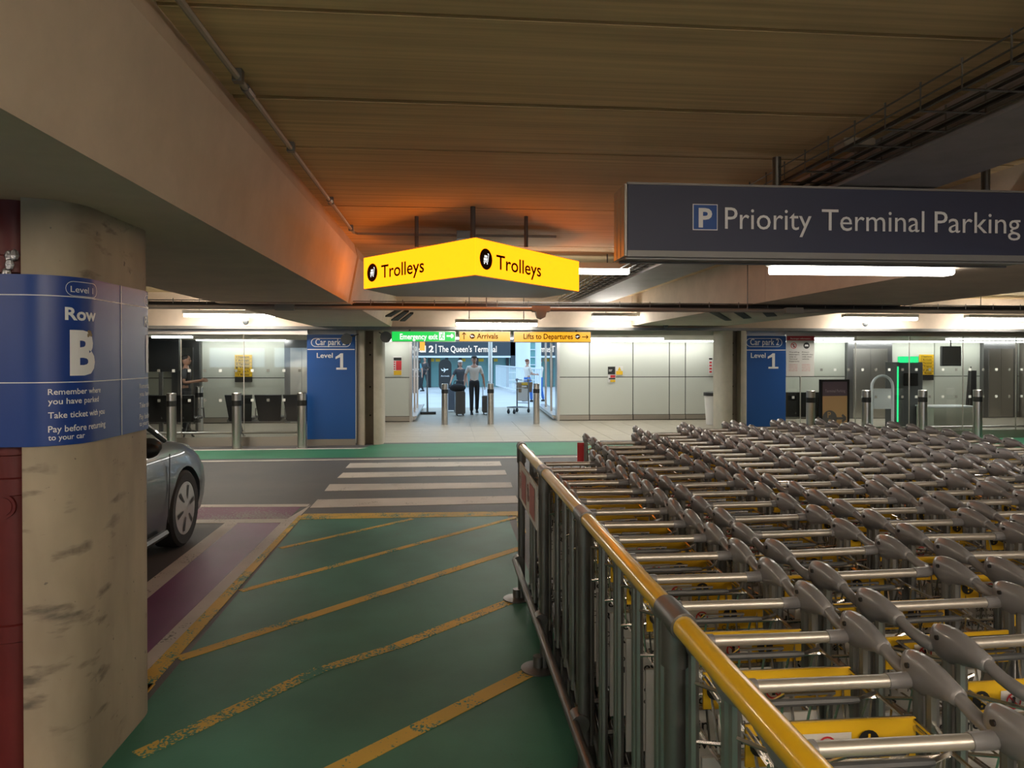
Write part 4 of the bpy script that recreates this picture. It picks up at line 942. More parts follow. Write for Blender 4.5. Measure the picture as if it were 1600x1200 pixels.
for i in range(8): z_ = .2 + i * .5; m = MB(); m.box(tl(at(797, 560, Yt).x), tl(at(1000, 560, Yt).x), 5.9, 5.98, z_, z_ + .06); m.build('transom', 'wmetal', t)
m = MB(); m.box(tl(at(797, 560, Yt).x), tl(at(808, 560, Yt).x), -.3, .3, at(700, 578, Yt).z, zf1 + 2); m.build('corner_block', 'fascia', t)
for n_, (px, Yc, r_) in enumerate(((817, 34, .36), (842, 38, .2), (766, 30, .09))):
    p = at(px, 600, Yc); m = MB(); m.lathe([(r_, 0), (r_, 7)], 20); o = m.build('round_column', 'wmetal' if n_ < 2 else 'steel', None, True, (p.x, Yc, 0)); tag(o, ('thick white round column outside, right of the terminal doors', 'slim white round column at the right edge of the opening', 'thin steel mast outside behind the walking man')[n_], 'column')
m = MB(); m.lathe([(.5, 0), (.5, .3)], 8)
m = MB(); q = at(657.5, 541, Yt - .5); m.box(tl(q.x) - .22, tl(q.x) + .22, -.5, -.3, q.z - .24, q.z + .24); m.build('yellow_sign', 'sign_a', t)
# black oval totem by the doors
p = at(695.5, 600, 34); hw = abs(at(705.5, 600, 34).x - p.x); z0_, z1_ = at(695, 604, 34).z, at(695, 561, 34).z
t = empty('oval_totem', (p.x, 34, 0), 'black oval totem with white plane symbols in front of the terminal doors', 'sign')
m = MB(); pts = []
for k in range(26): tt = PI * k / 12 if k < 13 else PI * (k - 1) / 12; pts.append((hw * math.cos(tt), (z1_ - hw if k < 13 else .1 + hw) + hw * math.sin(tt)))
m.prism_y(pts, -.06, .06); m.build('panel', 'black', t); m = MB(); m.box(-.15, .15, -.05, .05, 0, .3); m.build('foot', 'black', t)
m = MB(); plane_icon(m, lambda u, v: (u, -.065, v), 0, 1.1, .2, .2); text(m, 'Arrivals', lambda u, v: (u, -.065, v), -.2, .2, .78, .07); m.build('symbol', 'txtw', t)
# white railing outside
pa, pb = onz(775, 606), onz(846, 628)
t = empty('white_railing', (pa.x, pa.y, 0), 'white metal railing outside running past the terminal doors', 'railing')
v = Vector((pb.x - pa.x, pb.y - pa.y, 0)); L = v.length; hR = 1.25
for zz in (hR, .15): m = MB(); m.tube([(0, 0, zz), (v.x, v.y, zz)], .035, 6); m.build('rail', 'wmetal', t, True)
pr = MB(); pr.box(-.02, .02, -.02, .02, .15, hR); pr = pr.build('baluster', 'wmetal', t)
n = 30
for k in range(1, n): c = pr.copy(); COL.objects.link(c); c.location = (v.x * k / n, v.y * k / n, 0)
pa = onz(842, 632); 
# far backdrop building
m = MB(); m.box(-30, 40, 70, 72, 0, 9); o = m.build('distant_building', 'teal'); tag(o, 'distant pale teal glazed building behind the terminal front', 'building')
m = MB()
for k in range(35): m.box(-30 + k * 2, -29.8 + k * 2, 69.8, 70, 0, 9)
m.build('mullions', 'wmetal', o)['kind'] = 'stuff'

# ------------------------------------------------------------------ people
def skinmesh(name, nodes, edges, m, parent, sub=1, root=0):
    """nodes: [(x,y,z,r)]"""
    me = bpy.data.meshes.new('sk'); me.from_pydata([n[:3] for n in nodes], edges, []); ob = bpy.data.objects.new('sk', me); COL.objects.link(ob)
    sk = ob.modifiers.new('s', 'SKIN'); sk.use_smooth_shade = True
    if sub: sb = ob.modifiers.new('u', 'SUBSURF'); sb.levels = sub; sb.render_levels = sub
    if not me.skin_vertices: 
        bm = __import__('bmesh').new(); bm.from_mesh(me); bm.verts.layers.skin.verify(); bm.to_mesh(me); bm.free()
    for i, n in enumerate(nodes):
        r = n[3]; me.skin_vertices[0].data[i].radius = (r, n[4] if len(n) > 4 else r); me.skin_vertices[0].data[i].use_root = (i == root)
    dg = bpy.context.evaluated_depsgraph_get(); ev = ob.evaluated_get(dg); nm = bpy.data.meshes.new_from_object(ev)
    nm.materials.clear(); nm.materials.append(M[m]); nm.polygons.foreach_set('use_smooth', [True] * len(nm.polygons))
    bpy.data.objects.remove(ob); o = bpy.data.objects.new(name, nm); COL.objects.link(o); o.parent = parent; nm.name = name
    return o
def person(loc, rz, H, label, top, bottom, hairm, lh, rh, lf=(0, 0), rf=(0, 0), cap=None, longhair=False, shoes='shoe', female=False, lel=None, rel=None):
    """local frame faces -y. lh/rh: hand positions relative to shoulders; lf/rf: foot forward offset and lift"""
    t = empty('person', loc, label, 'person', None, rz); s = H / 1.75
    S = .175 if not female else .15
    nd = [(0, 0, .95, .125, .095), (0, 0, 1.12, .12, .085), (0, -.005, 1.28, .15, .10), (0, 0, 1.40, .13, .085), (0, .005, 1.48, .055), (0, -.01, 1.55, .055)]
    ed = [(0, 1), (1, 2), (2, 3), (3, 4), (4, 5)]
    arms = []
    for sx, hd, el in ((-1, lh, lel), (1, rh, rel)):
        sh = Vector((sx * S, 0, 1.40)); h = sh + Vector(hd); e = Vector(el) + sh if el else (sh + h) / 2 + Vector((sx * .04, .05, -.02))
        i = len(nd); nd += [(*sh, .055), (*e, .042), (*(e + (h - e) * .92), .027)]; ed += [(3, i), (i, i + 1), (i + 1, i + 2)]; arms.append((sh, e, h))
        # hand: palm plus five fingers
        d = (h - e).normalized(); side = Vector((0, 1, 0)) if abs(d.y) < .8 else Vector((0, 0, -1)); 
        nd.append((*(h + d * .045), .026)); ed.append((i + 2, i + 3)); pi = i + 3
        for k, ln in enumerate((.055, .07, .075, .068)):
            o_ = side * (k - 1.5) * .018; nd += [(*(h + d * .075 + o_), .009), (*(h + d * (.075 + ln * .5) + o_), .008), (*(h + d * (.075 + ln) + o_ + Vector((-sx * .012, 0, 0))), .007)]
            j = len(nd) - 3; ed += [(pi, j), (j, j + 1), (j + 1, j + 2)]
        nd += [(*(h + d * .03 - side * .04), .010), (*(h + d * .06 - side * .055), .008)]; j = len(nd) - 2; ed += [(pi, j), (j, j + 1)]
    legs = []
    for sx, ft in ((-1, lf), (1, rf)):
        hp = Vector((sx * .085, 0, .90)); an = Vector((sx * .09, -ft[0], .085 + ft[1])); kn = (hp + an) / 2 + Vector((0, -.04 - abs(ft[1]) * .3, .03)); legs.append((hp, kn, an))
        i = len(nd); nd += [(*hp, .085), (*kn, .058), (*an, .04)]; ed += [(0, i), (i, i + 1), (i + 1, i + 2)]
    sc = lambda L: [tuple(c * s for c in n[:3]) + tuple(r * s for r in n[3:]) for n in L]
    body = skinmesh('body', sc(nd), ed, 'skin', t)
    # head with face
    m = MB(); rs = []
    for z_, rx, ry, dy in ((1.52, .03, .035, 0), (1.545, .05, .07, -.012), (1.58, .062, .085, -.012), (1.63, .07, .092, -.006), (1.68, .073, .095, 0), (1.72, .065, .085, .003), (1.75, .035, .045, .005)):
        rs.append([(rx * math.cos(a) * s, (dy + ry * math.sin(a)) * s, z_ * s) for a in [2 * PI * k / 14 for k in range(14)]])
    m.rings(rs); m.ball((0, -.1 * s, 1.62 * s), .013 * s, .02 * s, .022 * s, 8, 5)
    for sx in (-1, 1): m.ball((sx * .074 * s, .005 * s, 1.63 * s), .01 * s, .02 * s, .032 * s, 6, 4)
    hd_ = m.build('head', 'skin', t, True)
    m = MB()
    for sx in (-1, 1): m.ball((sx * .028 * s, -.09 * s, 1.648 * s), .011 * s, .008 * s, .006 * s, 6, 4)
    m.build('eyes', 'black', hd_); m = MB(); m.ball((0, -.088 * s, 1.578 * s), .022 * s, .01 * s, .005 * s, 6, 4); m.build('mouth', 'redpan', hd_)
    m = MB(); m.ball((0, .015 * s, 1.69 * s), .082 * s, .098 * s, .072 * s, 12, 7)
    if longhair: m.ball((0, .06 * s, 1.56 * s), .085 * s, .05 * s, .17 * s, 10, 7)
    m.build('hair', hairm, t, True)
    if cap:
        m = MB(); m.ball((0, .005 * s, 1.715 * s), .09 * s, .105 * s, .055 * s, 12, 6); m.rbox(-.06 * s, .06 * s, -.17 * s, -.05 * s, 1.69 * s, 1.705 * s, .003); m.build('cap', cap, t, True)
    # clothes follow the body
    n2 = [(0, 0, .92, .135, .11), (0, 0, 1.0, .138, .108), (0, 0, 1.12, .14, .108), (0, -.005, 1.28, .17, .12), (0, 0, 1.41, .15, .105), (0, .005, 1.475, .075)]; e2 = [(0, 1), (1, 2), (2, 3), (3, 4), (4, 5)]
    for sh, e, h in arms: i = len(n2); n2 += [(*sh, .068), (*(sh + (e - sh) * .8), .057)]; e2 += [(4, i), (i, i + 1)]
    skinmesh('shirt', sc(n2), e2, top, t)
    n3 = [(0, 0, 1.07, .152, .122), (0, 0, .95, .155, .125)]; e3 = [(0, 1)]
    for hp, kn, an in legs: i = len(n3); n3 += [(*hp, .098), (*kn, .072), (*(an + Vector((0, .005, -.01))), .058)]; e3 += [(1, i), (i, i + 1), (i + 1, i + 2)]
    skinmesh('trousers', sc(n3), e3, bottom, t)
    for hp, kn, an in legs:
        m = MB(); rs = []
        for y_, hw_, ht_ in ((.07, .03, .06), (.03, .042, .09), (-.05, .042, .075), (-.13, .046, .05), (-.18, .03, .035)):
            rs.append([((an.x + hw_ * c1) * s, (an.y + y_) * s, (an.z - .085 + (0 if k_ in (0, 1) else ht_)) * s) for k_, c1 in enumerate((-1, 1, .8, -.8))])
        m.rings(rs); m.build('shoe', shoes, t, True)
    return t
pm = onz(741, 647); person((pm.x, pm.y, 0), .05, 1.72, 'man in a white shirt and black trousers pulling a suitcase towards the viewer', 'shirtw', 'dark', 'hair', (-.12, -.12, -.50), (.14, .06, -.53), (.12, .0), (-.12, .03), cap='hair', lel=(-.10, .02, -.26), rel=(.10, .04, -.27))
pw = onz(719, 640); person((pw.x, pw.y, 0), .1, 1.58, 'woman in a charcoal top and white cap pushing luggage beside the man', 'shirtg', 'dark', 'hair', (-.22, -.25, -.42), (.10, -.1, -.5), (.1, 0), (-.1, .02), cap='shirtw', longhair=True, female=True, lel=(-.14, -.05, -.25), rel=(.08, .02, -.26))
pl = at(291, 655, 16.4); person((pl.x, 16.4, 0), PI / 2 + .2, 1.72, 'man in dark clothes holding a phone, standing in the left waiting room', 'shirtg', 'dark', 'hair', (.02, -.32, -.22), (0, -.30, -.24), (.05, 0), (-.05, 0), lel=(-.04, .02, -.27), rel=(.04, .02, -.27))
pb_ = onz(824, 628); person((pb_.x, pb_.y, 0), PI / 2 + .6, 1.62, 'red haired woman in blue outside at the right, behind the far trolley', 'shirtw', 'bluec', 'hair2', (.0, -.38, -.28), (0, -.38, -.28), (.15, 0), (-.12, .02), female=True, lel=(-.03, -.1, -.26), rel=(.03, -.1, -.26))
pf = onz(654, 613); person((pf.x, pf.y, 0), -1.2, 1.7, 'small figure in teal top outside at the left edge of the opening', 'denim', 'dark', 'hair', (-.08, -.2, -.5), (.08, .1, -.52), (.2, 0), (-.2, .05))
pf = onz(664, 606); person((pf.x, pf.y, 0), -.6, 1.7, 'distant dark figure walking near the terminal doors', 'shirtg', 'dark', 'hair', (-.08, .2, -.5), (.08, -.2, -.5), (.2, 0), (-.2, .05))

# luggage
def suitcase(px, pyb, w_, h, d_, m, label, handle=.0, rz=0):
    p = onz(px, pyb); t = empty('suitcase', (p.x, p.y, 0), label, 'suitcase', None, rz)
    b = MB(); b.rbox(-w_ / 2, w_ / 2, -d_ / 2, d_ / 2, .05, h, .045, 4); b.build('shell', m, t, True)
    for k in range(5): q = -w_ / 2 + w_ * (k + 1) / 6; b = MB(); b.box(q - .008, q + .008, -d_ / 2 - .008, -d_ / 2 + .01, .1, h - .06); b.build('ridge', m, t)
    for sx in (-1, 1):
        for sy in (-1, 1): b = MB(); b.lathe([(.028, -.012), (.028, .012)], 12, (sx * (w_ / 2 - .05), sy * (d_ / 2 - .05), .028), 'x'); b.build('wheel', 'black', t, True)
    if handle: b = MB(); b.tube([(-.09, d_ / 2 - .03, h - .02), (-.09, d_ / 2 - .03, h + handle), (.09, d_ / 2 - .03, h + handle), (.09, d_ / 2 - .03, h - .02)], .01); b.build('handle', 'galv', t, True)
    return t
suitcase(718.5, 649, .28, .70, .34, 'case', 'upright charcoal suitcase in front of the woman, between left and middle bollard', rz=.1)
suitcase(702, 643, .42, .70, .26, 'case2', 'blue grey suitcase standing just right of the left opening bollard', .0)
suitcase(759.5, 647, .24, .55, .34, 'case', 'small charcoal suitcase rolling beside the man at the middle bollard', .42)
p = onz(716, 649); mb = MB(); mb.ball((0, 0, 0), .24, .14, .12, 14, 8); o = mb.build('bag', 'dark', None, True, (p.x - .02, p.y + .02, .80)); mb = MB(); mb.tube([(-.12, 0, .08), (-.08, 0, .2), (.08, 0, .2), (.12, 0, .08)], .012); mb.build('strap', 'black', o); tag(o, 'soft black bag lying on top of the upright charcoal suitcase', 'bag')
# floor sweeper leaning at the left of the opening
p = onz(669, 647); t = empty('floor_sweeper', (p.x, p.y, 0), 'upright floor sweeper with long grey handle at the left of the opening', 'sweeper')
m = MB(); m.rbox(-.23, .23, -.12, .12, .0, .07, .02, 3, 'z'); m.build('head', 'black', t); q = at(668, 573, p.y); m = MB(); m.tube([(-.02, 0, .06), (q.x - p.x - .02, .1, q.z)], [.03, .018], 8); m.build('handle', 'galv', t, True)
m = MB(); m.rbox(q.x - p.x - .1, q.x - p.x + .06, .06, .14, q.z - .06, q.z, .02); m.build('grip', 'dplastic', t)

# ================================================================== yellow topped railing
bar = empty('trolley_railing', (.52, 2.4, 0), 'grey tubular railing with yellow wrapped top rail beside the trolley park', 'railing')
def bx(Y): return .535 - .0073 * Y - .52
POSTS = [4.82, 3.72, 2.66, 1.60, .53, -.55]
HR = 1.05
for a, b in zip(POSTS[:-1], POSTS[1:]):
    m = MB(); m.tube([(bx(a - .03), a - .03 - 2.4, HR), (bx(b + .03), b + .03 - 2.4, HR)], .0255, 18); m.build('top_rail', 'yelrail', bar, True)
    m = MB(); m.tube([(bx(a) - .045, a - 2.4, .27), (bx(b) - .045, b - 2.4, .27)], .02, 12); m.build('lower_rail', 'galv', bar, True)
for i, y in enumerate(POSTS):
    m = MB(); m.tube([(bx(y), y - 2.4, 0.01), (bx(y), y - 2.4, HR - .02)], .0245, 16); m.build('post', 'galv', bar, True)
    m = MB(); m.tube([(bx(y + .065), y - 2.4 + (.065 if i else .03), HR), (bx(y - .065), y - 2.4 - .065, HR)], .0315, 18); m.tube([(bx(y), y - 2.4, HR), (bx(y), y - 2.4, HR - .11)], .0315, 18); m.build('tee_fitting', 'galv', bar, True)
    m = MB(); m.tube([(bx(y) - .02, y - 2.4 - .035, .27), (bx(y) - .02, y - 2.4 + .035, .27)], .036, 12); m.build('clamp', 'galv', bar, True)
    m = MB(); m.lathe([(.095, 0), (.095, .008), (.03, .014), (.03, .07)], 20, (bx(y) - .03, y - 2.4, .004)); m.build('base_plate', 'galv', bar, True)
ya, yb_ = 4.72, 3.80
t = empty('railing_notice', (.44, 4.26, .72), 'white notice with red panels fixed at the far end of the railing', 'sign')
m = MB(); m.box(.035, .045, -.46, .46, 0, .24); m.build('board', 'wht', t)
m = MB(); F_ = lambda u, v: (.032, .46 - u, v)
mr = MB(); mk = MB()
for q in (0, 1):
    rect(mr, F_, .17 + q * .44, .42 + q * .44, .03, .21); disc(mr, F_, .09 + q * .44, .13, .055, 18, .043); line2(mr, F_, (.05 + q * .44, .17), (.13 + q * .44, .09), .012); disc(mk, F_, .09 + q * .44, .15, .014, 8); line2(mk, F_, (.09 + q * .44, .14), (.09 + q * .44, .09), .02)
mr.build('red_panels', mat('faded red print', (.42, .13, .13), .5), t); mk.build('figures', 'blk', t)

# ================================================================== luggage trolleys
W2 = .205
t0 = empty('luggage_trolley', (0, 0, 0), 'trolley', 'trolley', 'nested grey luggage trolleys')
m = MB(); m.tube([(-.165, 0, 1.0), (.165, 0, 1.0)], .0135, 12); m.build('handlebar', 'alu', t0, True)
for s in (-1, 1):
    m = MB(); m.tube([(s * .140, 0, 1.0), (s * .182, 0, 1.0), (s * .199, .010, 1.0), (s * W2, .030, 1.002), (s * W2, .07, 1.008), (s * W2, .115, 1.022)], [.0160, .0165, .0165, .0155, .014, .0135], 10); m.build('elbow', 'plastic', t0, True)
    rs = []
    for y, zc_, hh, ht in ((.106, 1.020, .014, .014), (.110, 1.021, .0185, .0175), (.135, 1.024, .024, .0185), (.165, 1.025, .033, .020), (.195, 1.022, .041, .021), (.225, 1.018, .044, .0205), (.250, 1.018, .040, .018), (.266, 1.021, .030, .014), (.274, 1.022, .014, .007)):
        rs.append([(s * W2 + ht * math.cos(k), y, zc_ + hh * math.sin(k)) for k in [2 * PI * i / 14 for i in range(14)]])
    m = MB(); m.rings(rs); g_ = m.build('grip', 'plastic', t0, True)
    m = MB(); m.lathe([(.006, s * W2 - .0225), (.006, s * W2 + .0225)], 8, (0, .235, 1.030), 'x'); m.build('lock_hole', 'black', g_)
    m = MB(); m.tube([(s * W2, .185, 1.005), (s * W2, .175, .14)], .0125, 8); m.build('upright', 'post', t0, True)
    m = MB(); m.tube([(s * W2, .225, 1.0), (s * W2, .215, .14)], .0125, 8); m.build('upright', 'post', t0, True)
m = MB(); m.tube([(-.10, .035, .945), (-.08, .035, .945), (.08, .035, .945), (.10, .035, .945)], [.006, .0085, .0085, .006], 8); 
m.build('brake_grip', 'dplastic', t0, True)
m = MB(); m.tube([(-W2, .17, .93), (-.15, .06, .945), (-.095, .035, .945), (.095, .035, .945), (.15, .06, .945), (W2, .17, .93)], .005, 5); m.build('brake_wire', 'chrome', t0, True)
m = MB(); m.tube([(-W2, .16, .80), (-.13, .04, .85), (-.11, .01, .915), (-.09, .01, .92), (-.04, .08, .86), (.06, .17, .82)], .0045, 5); m.build('bent_wire', 'chrome', t0, True)
# wire basket
m = MB(); zt2, zb2 = .915, .76
m.tube([(-.175, .10, zt2), (.175, .10, zt2), (.175, .44, zt2 + .02), (-.175, .44, zt2 + .02), (-.175, .10, zt2)], .005, 5)
m.tube([(-.16, .15, zb2), (.16, .15, zb2), (.16, .40, zb2), (-.16, .40, zb2), (-.16, .15, zb2)], .004, 4)
for k in range(6): x = -.15 + .06 * k; m.tube([(x * 1.08, .10, zt2), (x, .15, zb2), (x, .40, zb2), (x * 1.08, .44, zt2 + .02)], .0036, 4)
for s in (-1, 1):
    for y in (.2, .27, .34): m.tube([(s * .175, y, zt2 + .008), (s * .16, y, zb2)], .0028, 4)
m.tube([(-.06, .10, zt2), (-.055, .05, .955), (.055, .05, .955), (.06, .10, zt2)], .004, 5)
m.build('basket', 'chrome', t0)
# labels
m = MB(); m.box(-.178, .178, .196, .202, .855, .94)
FT = lambda u, v: (u, .1935, v); FT2 = lambda u, v: (u, .191, v)
m.m = 1; rect(m, FT, -.10, .04, .862, .918)
for cx__ in (-.07, -.012):
    m.m = 2; disc(m, FT2, cx__, .894, .019, 16, .015); line2(m, FT2, (cx__ - .012, .906), (cx__ + .012, .882), .004); m.m = 3; disc(m, FT2, cx__, .90, .005, 6); line2(m, FT2, (cx__, .897), (cx__, .884), .008); rect(m, FT2, cx__ - .02, cx__ + .02, .866, .868)
m.m = 3; disc(m, FT2, .075, .900, .022, 16); text(m, 'Caution', FT2, .05, .105, .856, .014, .01); disc(m, FT2, -.15, .900, .022, 16)
m.m = 0; FT3 = lambda u, v: (u, .189, v)
for cx__ in (.075, -.15): line2(m, FT3, (cx__, .915), (cx__, .896), .005); disc(m, FT3, cx__, .888, .003, 6)
m.build('caution_plate', ['yel', 'wht', 'redp', 'blk'], t0)
m = MB(); m.box(-.14, .10, .2, .205, .79, .838); m.m = 1; text(m, 'Scan to', FT, -.12, -.05, .818, .012, .01); text(m, 'join now', FT, -.12, -.04, .798, .012, .01); m.build('white_plate', ['wht', 'blk'], t0)
m = MB(); m.box(-.18, .18, .196, .206, .36, .74); m.m = 1
text(m, 'Join Heathrow', FT, -.15, .13, .68, .03, .018); text(m, 'Rewards', FT, -.15, .02, .63, .03, .018); text(m, 'Download the', FT, -.15, .08, .56, .024); text(m, 'Heathrow app', FT, -.15, .08, .52, .024)
m.build('advert_panel', ['wht', 'blk'], t0)
# platform, wheels
m = MB()
for s in (-1, 1): m.tube([(s * W2, .2, .16), (s * .17, .60, .19), (s * .11, .92, .20)], .014, 6)
m.tube([(-.11, .92, .20), (.11, .92, .20)], .014, 6); m.tube([(-W2, .2, .30), (W2, .2, .30)], .012, 6); m.tube([(-W2, .2, .16), (W2, .2, .16)], .014, 6)
for k in range(5): x = -.12 + .06 * k; m.tube([(x * 1.4, .2, .19), (x, .9, .215)], .004, 4)
m.build('platform', 'galv', t0, True)
for x, y in ((-W2, .20), (W2, .20), (-.10, .86), (.10, .86)):
    m = MB(); m.lathe([(.062, -.014), (.066, 0), (.062, .014)], 14, (x, y, .068), 'x'); wv = m.build('wheel', 'rubber', t0, True)
    m = MB(); m.box(x - .02, x - .015, y - .02, y + .02, .06, .17); m.box(x + .015, x + .02, y - .02, y + .02, .06, .17); m.build('wheel_fork', 'galv', wv)
ORD = ['nearest', 'second', 'third', 'fourth', 'fifth', 'sixth', 'seventh', 'eighth', 'ninth', 'tenth', 'eleventh', 'twelfth', 'thirteenth', 'fourteenth', 'fifteenth', 'sixteenth', 'seventeenth', 'eighteenth', 'nineteenth', 'twentieth', 'twenty-first', 'twenty-second', 'twenty-third']
QN = ['queue against the yellow topped railing', 'second queue from the railing', 'third queue from the railing', 'fourth queue from the railing', 'fifth queue from the railing', 'sixth queue from the railing', 'seventh queue from the railing, the farthest right']
# (right-hand edge of the queue, first handle, last handle, pitch, slight turn)
QS = [(.985, .92, 4.33, .2335, .0), (1.54, 1.285, 5.60, .262, .05), (2.11, 1.80, 6.02, .225, .0), (2.66, 2.35, 6.45, .238, .015), (3.21, 2.95, 6.62, .24, -.01), (3.76, 3.55, 6.7, .24, .0), (4.31, 4.6, 6.25, .24, .01)]
first = True; rnd = random.Random(11); ntrol = 0
for q, (xr, ya, yb_, pitch, turn) in enumerate(QS):
    n = int(round((yb_ - ya) / pitch)) + 1
    drift = 0
    for k in range(n):
        lab = f"grey luggage trolley with yellow plate, {ORD[k]}{' to the viewer' if k == 0 else ' from the near end'} in the {QN[q]}"
        if k == n - 1: lab = f"grey luggage trolley at the far end of the {QN[q]}"
        lab = ' '.join(lab.split()[:16])
        tt = t0 if first else copy_tree(t0, None, lab); first = False; tt['label'] = lab
        jr = 0 if q == 0 and k < 8 else 1
        # queues bend slightly, as pushed-in trolleys do
        sway = (.018 * math.sin(k * .8 + q * 1.9) + rnd.uniform(-.008, .008)) * jr
        tt.location = (xr - W2 - .0165 + sway, ya + k * pitch + rnd.uniform(-.012, .012) * jr, 0)
        tt.rotation_euler.z = turn + rnd.uniform(-.02, .02) * jr
        tt.scale.z = .983; ntrol += 1
# red plate on the last trolley by the railing
m = MB(); m.box(-.045, .025, 0, .006, 0, .16); o = m.build('red_tag', 'redp', loc=(1.13, 5.90, .78)); tag(o, 'red printed tag on the far end trolley of the second queue from the railing', 'tag')
# lone trolley with a basket outside at the right of the opening
tl_ = copy_tree(t0, None, 'lone luggage trolley with a brown basket, outside beside the right opening bollard'); p = onz(822, 644); tl_.location = (p.x, p.y, 0); tl_.rotation_euler.z = 2.5; tl_['group'] = 'x'; del tl_['group']
m = MB(); m.prism_y([(-.2, -.15), (.2, -.15), (.23, .15), (-.23, .15)], -.14, .14); o = m.build('crate', 'cardboard', loc=(at(820, 612, p.y).x, p.y, .77)); tag(o, 'brown open crate carried on the lone trolley outside', 'crate')

# ================================================================== car
CX, CY = -3.19, 7.34     # middle of the nose; the car points away along +Y
car = empty('car', (CX, CY - 2.1, 0), 'grey blue hatchback parked on the left, half hidden by the concrete column', 'car')
def cy(v): return 2.1 - v         # v = distance behind the nose
def section(w_, zb_, zs, zc_, tuck=.93):
    h = zs - zb_
    R_ = [(0, zb_), (w_ * .80, zb_), (w_ * .95, zb_ + .05), (w_ * .985, zb_ + h * .3), (w_, zb_ + h * .52), (w_ * .985, zb_ + h * .74), (w_ * tuck, zb_ + h * .92), (w_ * (tuck - .06), zs), (w_ * .62, zc_ - (zc_ - zs) * .35), (w_ * .3, zc_), (0, zc_)]
    return R_ + [(-x, z) for x, z in R_[-2:0:-1]]
ST = [(0.0, .50, .26, .52, .54), (.02, .62, .22, .60, .62), (.10, .76, .19, .68, .70), (.25, .85, .17, .76, .785), (.50, .895, .17, .85, .88), (.80, .90, .17, .91, .95), (1.10, .90, .17, .95, 1.0), (1.6, .90, .17, .98, 1.0), (2.3, .90, .17, .99, 1.0), (3.0, .90, .17, 1.0, 1.02), (3.6, .90, .18, 1.0, 1.02), (3.95, .87, .22, .98, 1.02), (4.18, .80, .30, .92, .98), (4.25, .70, .38, .84, .9)]
m = MB(); m.rings([[(x, cy(v), z) for x, z in section(w_, zb_, zs, zc_)] for v, w_, zb_, zs, zc_ in ST])
body = m.build('body', 'carpaint', car, True)
# wheel arches cut with a boolean, then baked
wheels = [(.86, .315), (3.57, .315)]
m = MB()
for v, z_ in wheels:
    for s in (-1, 1): m.lathe([(.375, .58), (.375, 1.05)] if s > 0 else [(.375, -1.05), (.375, -.58)], 40, (0, cy(v), z_ + .01), 'x')
cut = m.build('cut', 'black', car)
bo = body.modifiers.new('b', 'BOOLEAN'); bo.object = cut; bo.solver = 'EXACT'
import bmesh as _bm
_b = _bm.new(); _b.from_mesh(body.data); _bm.ops.recalc_face_normals(_b, faces=_b.faces); _b.to_mesh(body.data); _b.free()
_b = _bm.new(); _b.from_mesh(cut.data); _bm.ops.recalc_face_normals(_b, faces=_b.faces); _b.to_mesh(cut.data); _b.free()
dg = bpy.context.evaluated_depsgraph_get(); nm = bpy.data.meshes.new_from_object(body.evaluated_get(dg)); body.modifiers.clear(); body.data = nm; bpy.data.objects.remove(cut)
while len(nm.materials) > 1: nm.materials.pop()
nm.polygons.foreach_set('material_index', [0] * len(nm.polygons)); nm.polygons.foreach_set('use_smooth', [True] * len(nm.polygons)); nm.set_sharp_from_angle(angle=math.radians(35))
# cabin: glass drum with painted roof and pillars
CB = [(1.32, .80, .97, .60, .985), (1.72, .82, .97, .64, 1.28), (2.08, .83, .98, .63, 1.49), (2.4, .84, .98, .64, 1.555), (3.2, .84, .98, .63, 1.53), (3.8, .80, .98, .58, 1.40), (4.12, .74, .97, .56, 1.02)]
m = MB(); m.rings([[(x, cy(v), z) for x, z in ((-wb_, zb_ - .03), (wb_, zb_ - .03), (wb_ * .5 + wt_ * .5 + .01, (zb_ + zt_) / 2), (wt_, zt_ - .05), (wt_ * .6, zt_), (-wt_ * .6, zt_), (-wt_, zt_ - .05), (-wb_ * .5 - wt_ * .5 - .01, (zb_ + zt_) / 2))] for v, wb_, zb_, wt_, zt_ in CB]); m.build('window_glass', 'carglass', car, True)
m = MB(); m.rings([[(x, cy(v), z) for x, z in ((-wt_ - .01, zt_ - .06), (wt_ + .01, zt_ - .06), (wt_ + .01, zt_ - .04), (wt_ * .6, zt_ + .012), (-wt_ * .6, zt_ + .012), (-wt_ - .01, zt_ - .04))] for v, wb_, zb_, wt_, zt_ in CB[2:6]]); m.build('roof', 'carpaint', car, True)
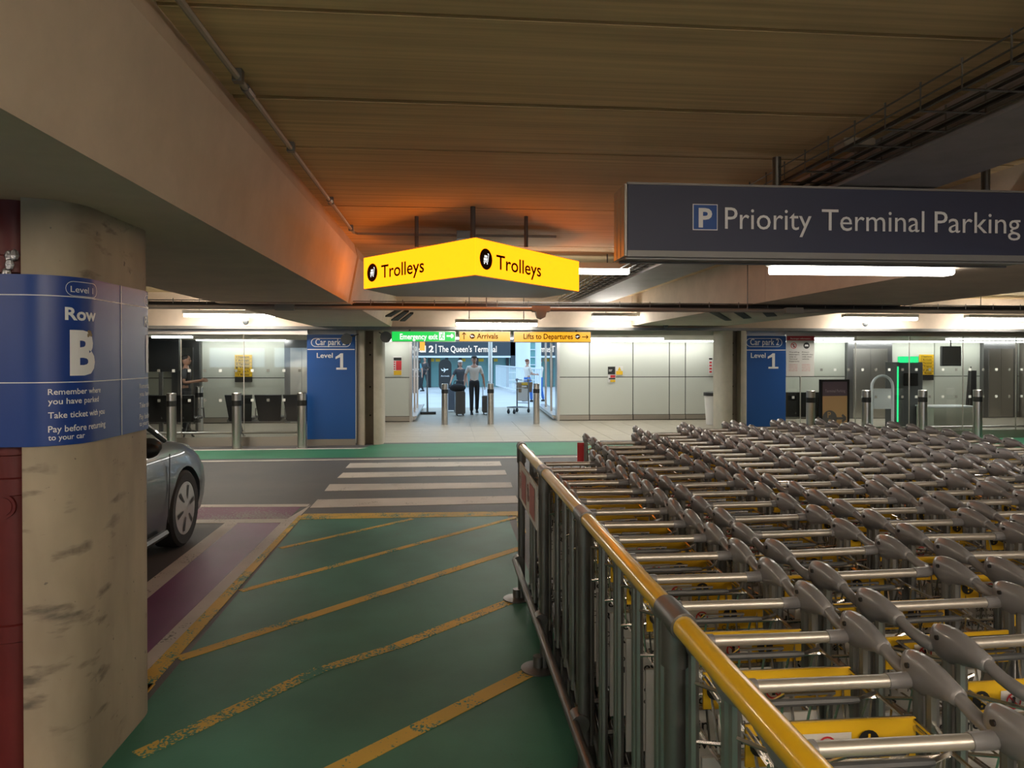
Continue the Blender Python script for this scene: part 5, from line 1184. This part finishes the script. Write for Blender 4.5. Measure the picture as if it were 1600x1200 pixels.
for s in (-1, 1):
    m = MB(); m.tube([(s * .845, cy(1.22), .97), (s * .75, cy(1.70), 1.25), (s * .645, cy(2.08), 1.45)], .024, 8); m.build('windscreen_pillar', 'carpaint', car, True)
    m = MB(); m.tube([(s * .86, cy(2.55), .97), (s * .66, cy(2.5), 1.5)], .03, 6); m.build('door_pillar', 'black', car, True)
    m = MB(); m.tube([(s * .84, cy(3.5), .97), (s * .64, cy(3.3), 1.5)], .06, 6); m.build('rear_pillar', 'carpaint', car, True)
    # mirror
    m = MB(); m.ball((s * 1.0, cy(1.9), 1.0), .09, .055, .065, 12, 7); mi = m.build('wing_mirror', 'carpaint', car, True); m = MB(); m.ball((s * 1.0, cy(1.93), .975), .085, .05, .06, 12, 7); m.tube([(s * .84, cy(2.0), .94), (s * .95, cy(1.92), .96)], .018); m.build('mirror_housing', 'black', mi, True)
    # door seam and sill, headlamp
    m = MB(); m.tube([(s * .902, cy(1.30), .30), (s * .908, cy(1.28), .60), (s * .895, cy(1.24), .86)], .004, 5); m.build('door_seam', 'black', car)
    m = MB(); m.tube([(s * .90, cy(1.35), .23), (s * .90, cy(3.1), .23)], .03, 6); m.build('sill', 'black', car, True)
    m = MB(); m.ball((s * .62, cy(.16), .63), .13, .10, .05, 12, 6); m.build('headlamp', 'carglass', car, True)
    m = MB(); m.ball((s * .70, cy(4.17), .85), .14, .08, .06, 12, 6); m.build('tail_lamp', 'red', car, True)
for v, z_ in wheels:
    for s in (-1, 1):
        xo = s * .89; o_ = lambda q: xo + s * (q - .0)
        m = MB(); m.lathe([(.22, xo - s * .20), (.30, xo - s * .215), (.33, xo - s * .19), (.334, xo - s * .1), (.33, xo - s * .02), (.305, xo), (.235, xo - s * .004), (.22, xo - s * .02)], 36, (0, cy(v), .333), 'x'); ty = m.build('wheel', 'rubber', car, True)
        m = MB(); m.lathe([(.225, xo - s * .03), (.23, xo - s * .006), (.05, xo + s * .002), (.02, xo + s * .006)], 36, (0, cy(v), .333), 'x'); m.build('wheel_trim', 'rim', ty, True)
        m = MB()
        for k in range(6):
            a_ = k * PI / 3 + .3; fl_ = lambda u, v2, a_=a_: (xo + s * .0015 + s * (.004 if u < .12 else -.001), cy(v) + (u * math.cos(a_) - v2 * math.sin(a_)), .333 + (u * math.sin(a_) + v2 * math.cos(a_)))
            m.add([fl_(*p_) for p_ in ((.075, -.012), (.2, -.03), (.2, .012), (.085, .004))], [(0, 1, 2, 3)])
        m.build('trim_slots', 'black', ty)
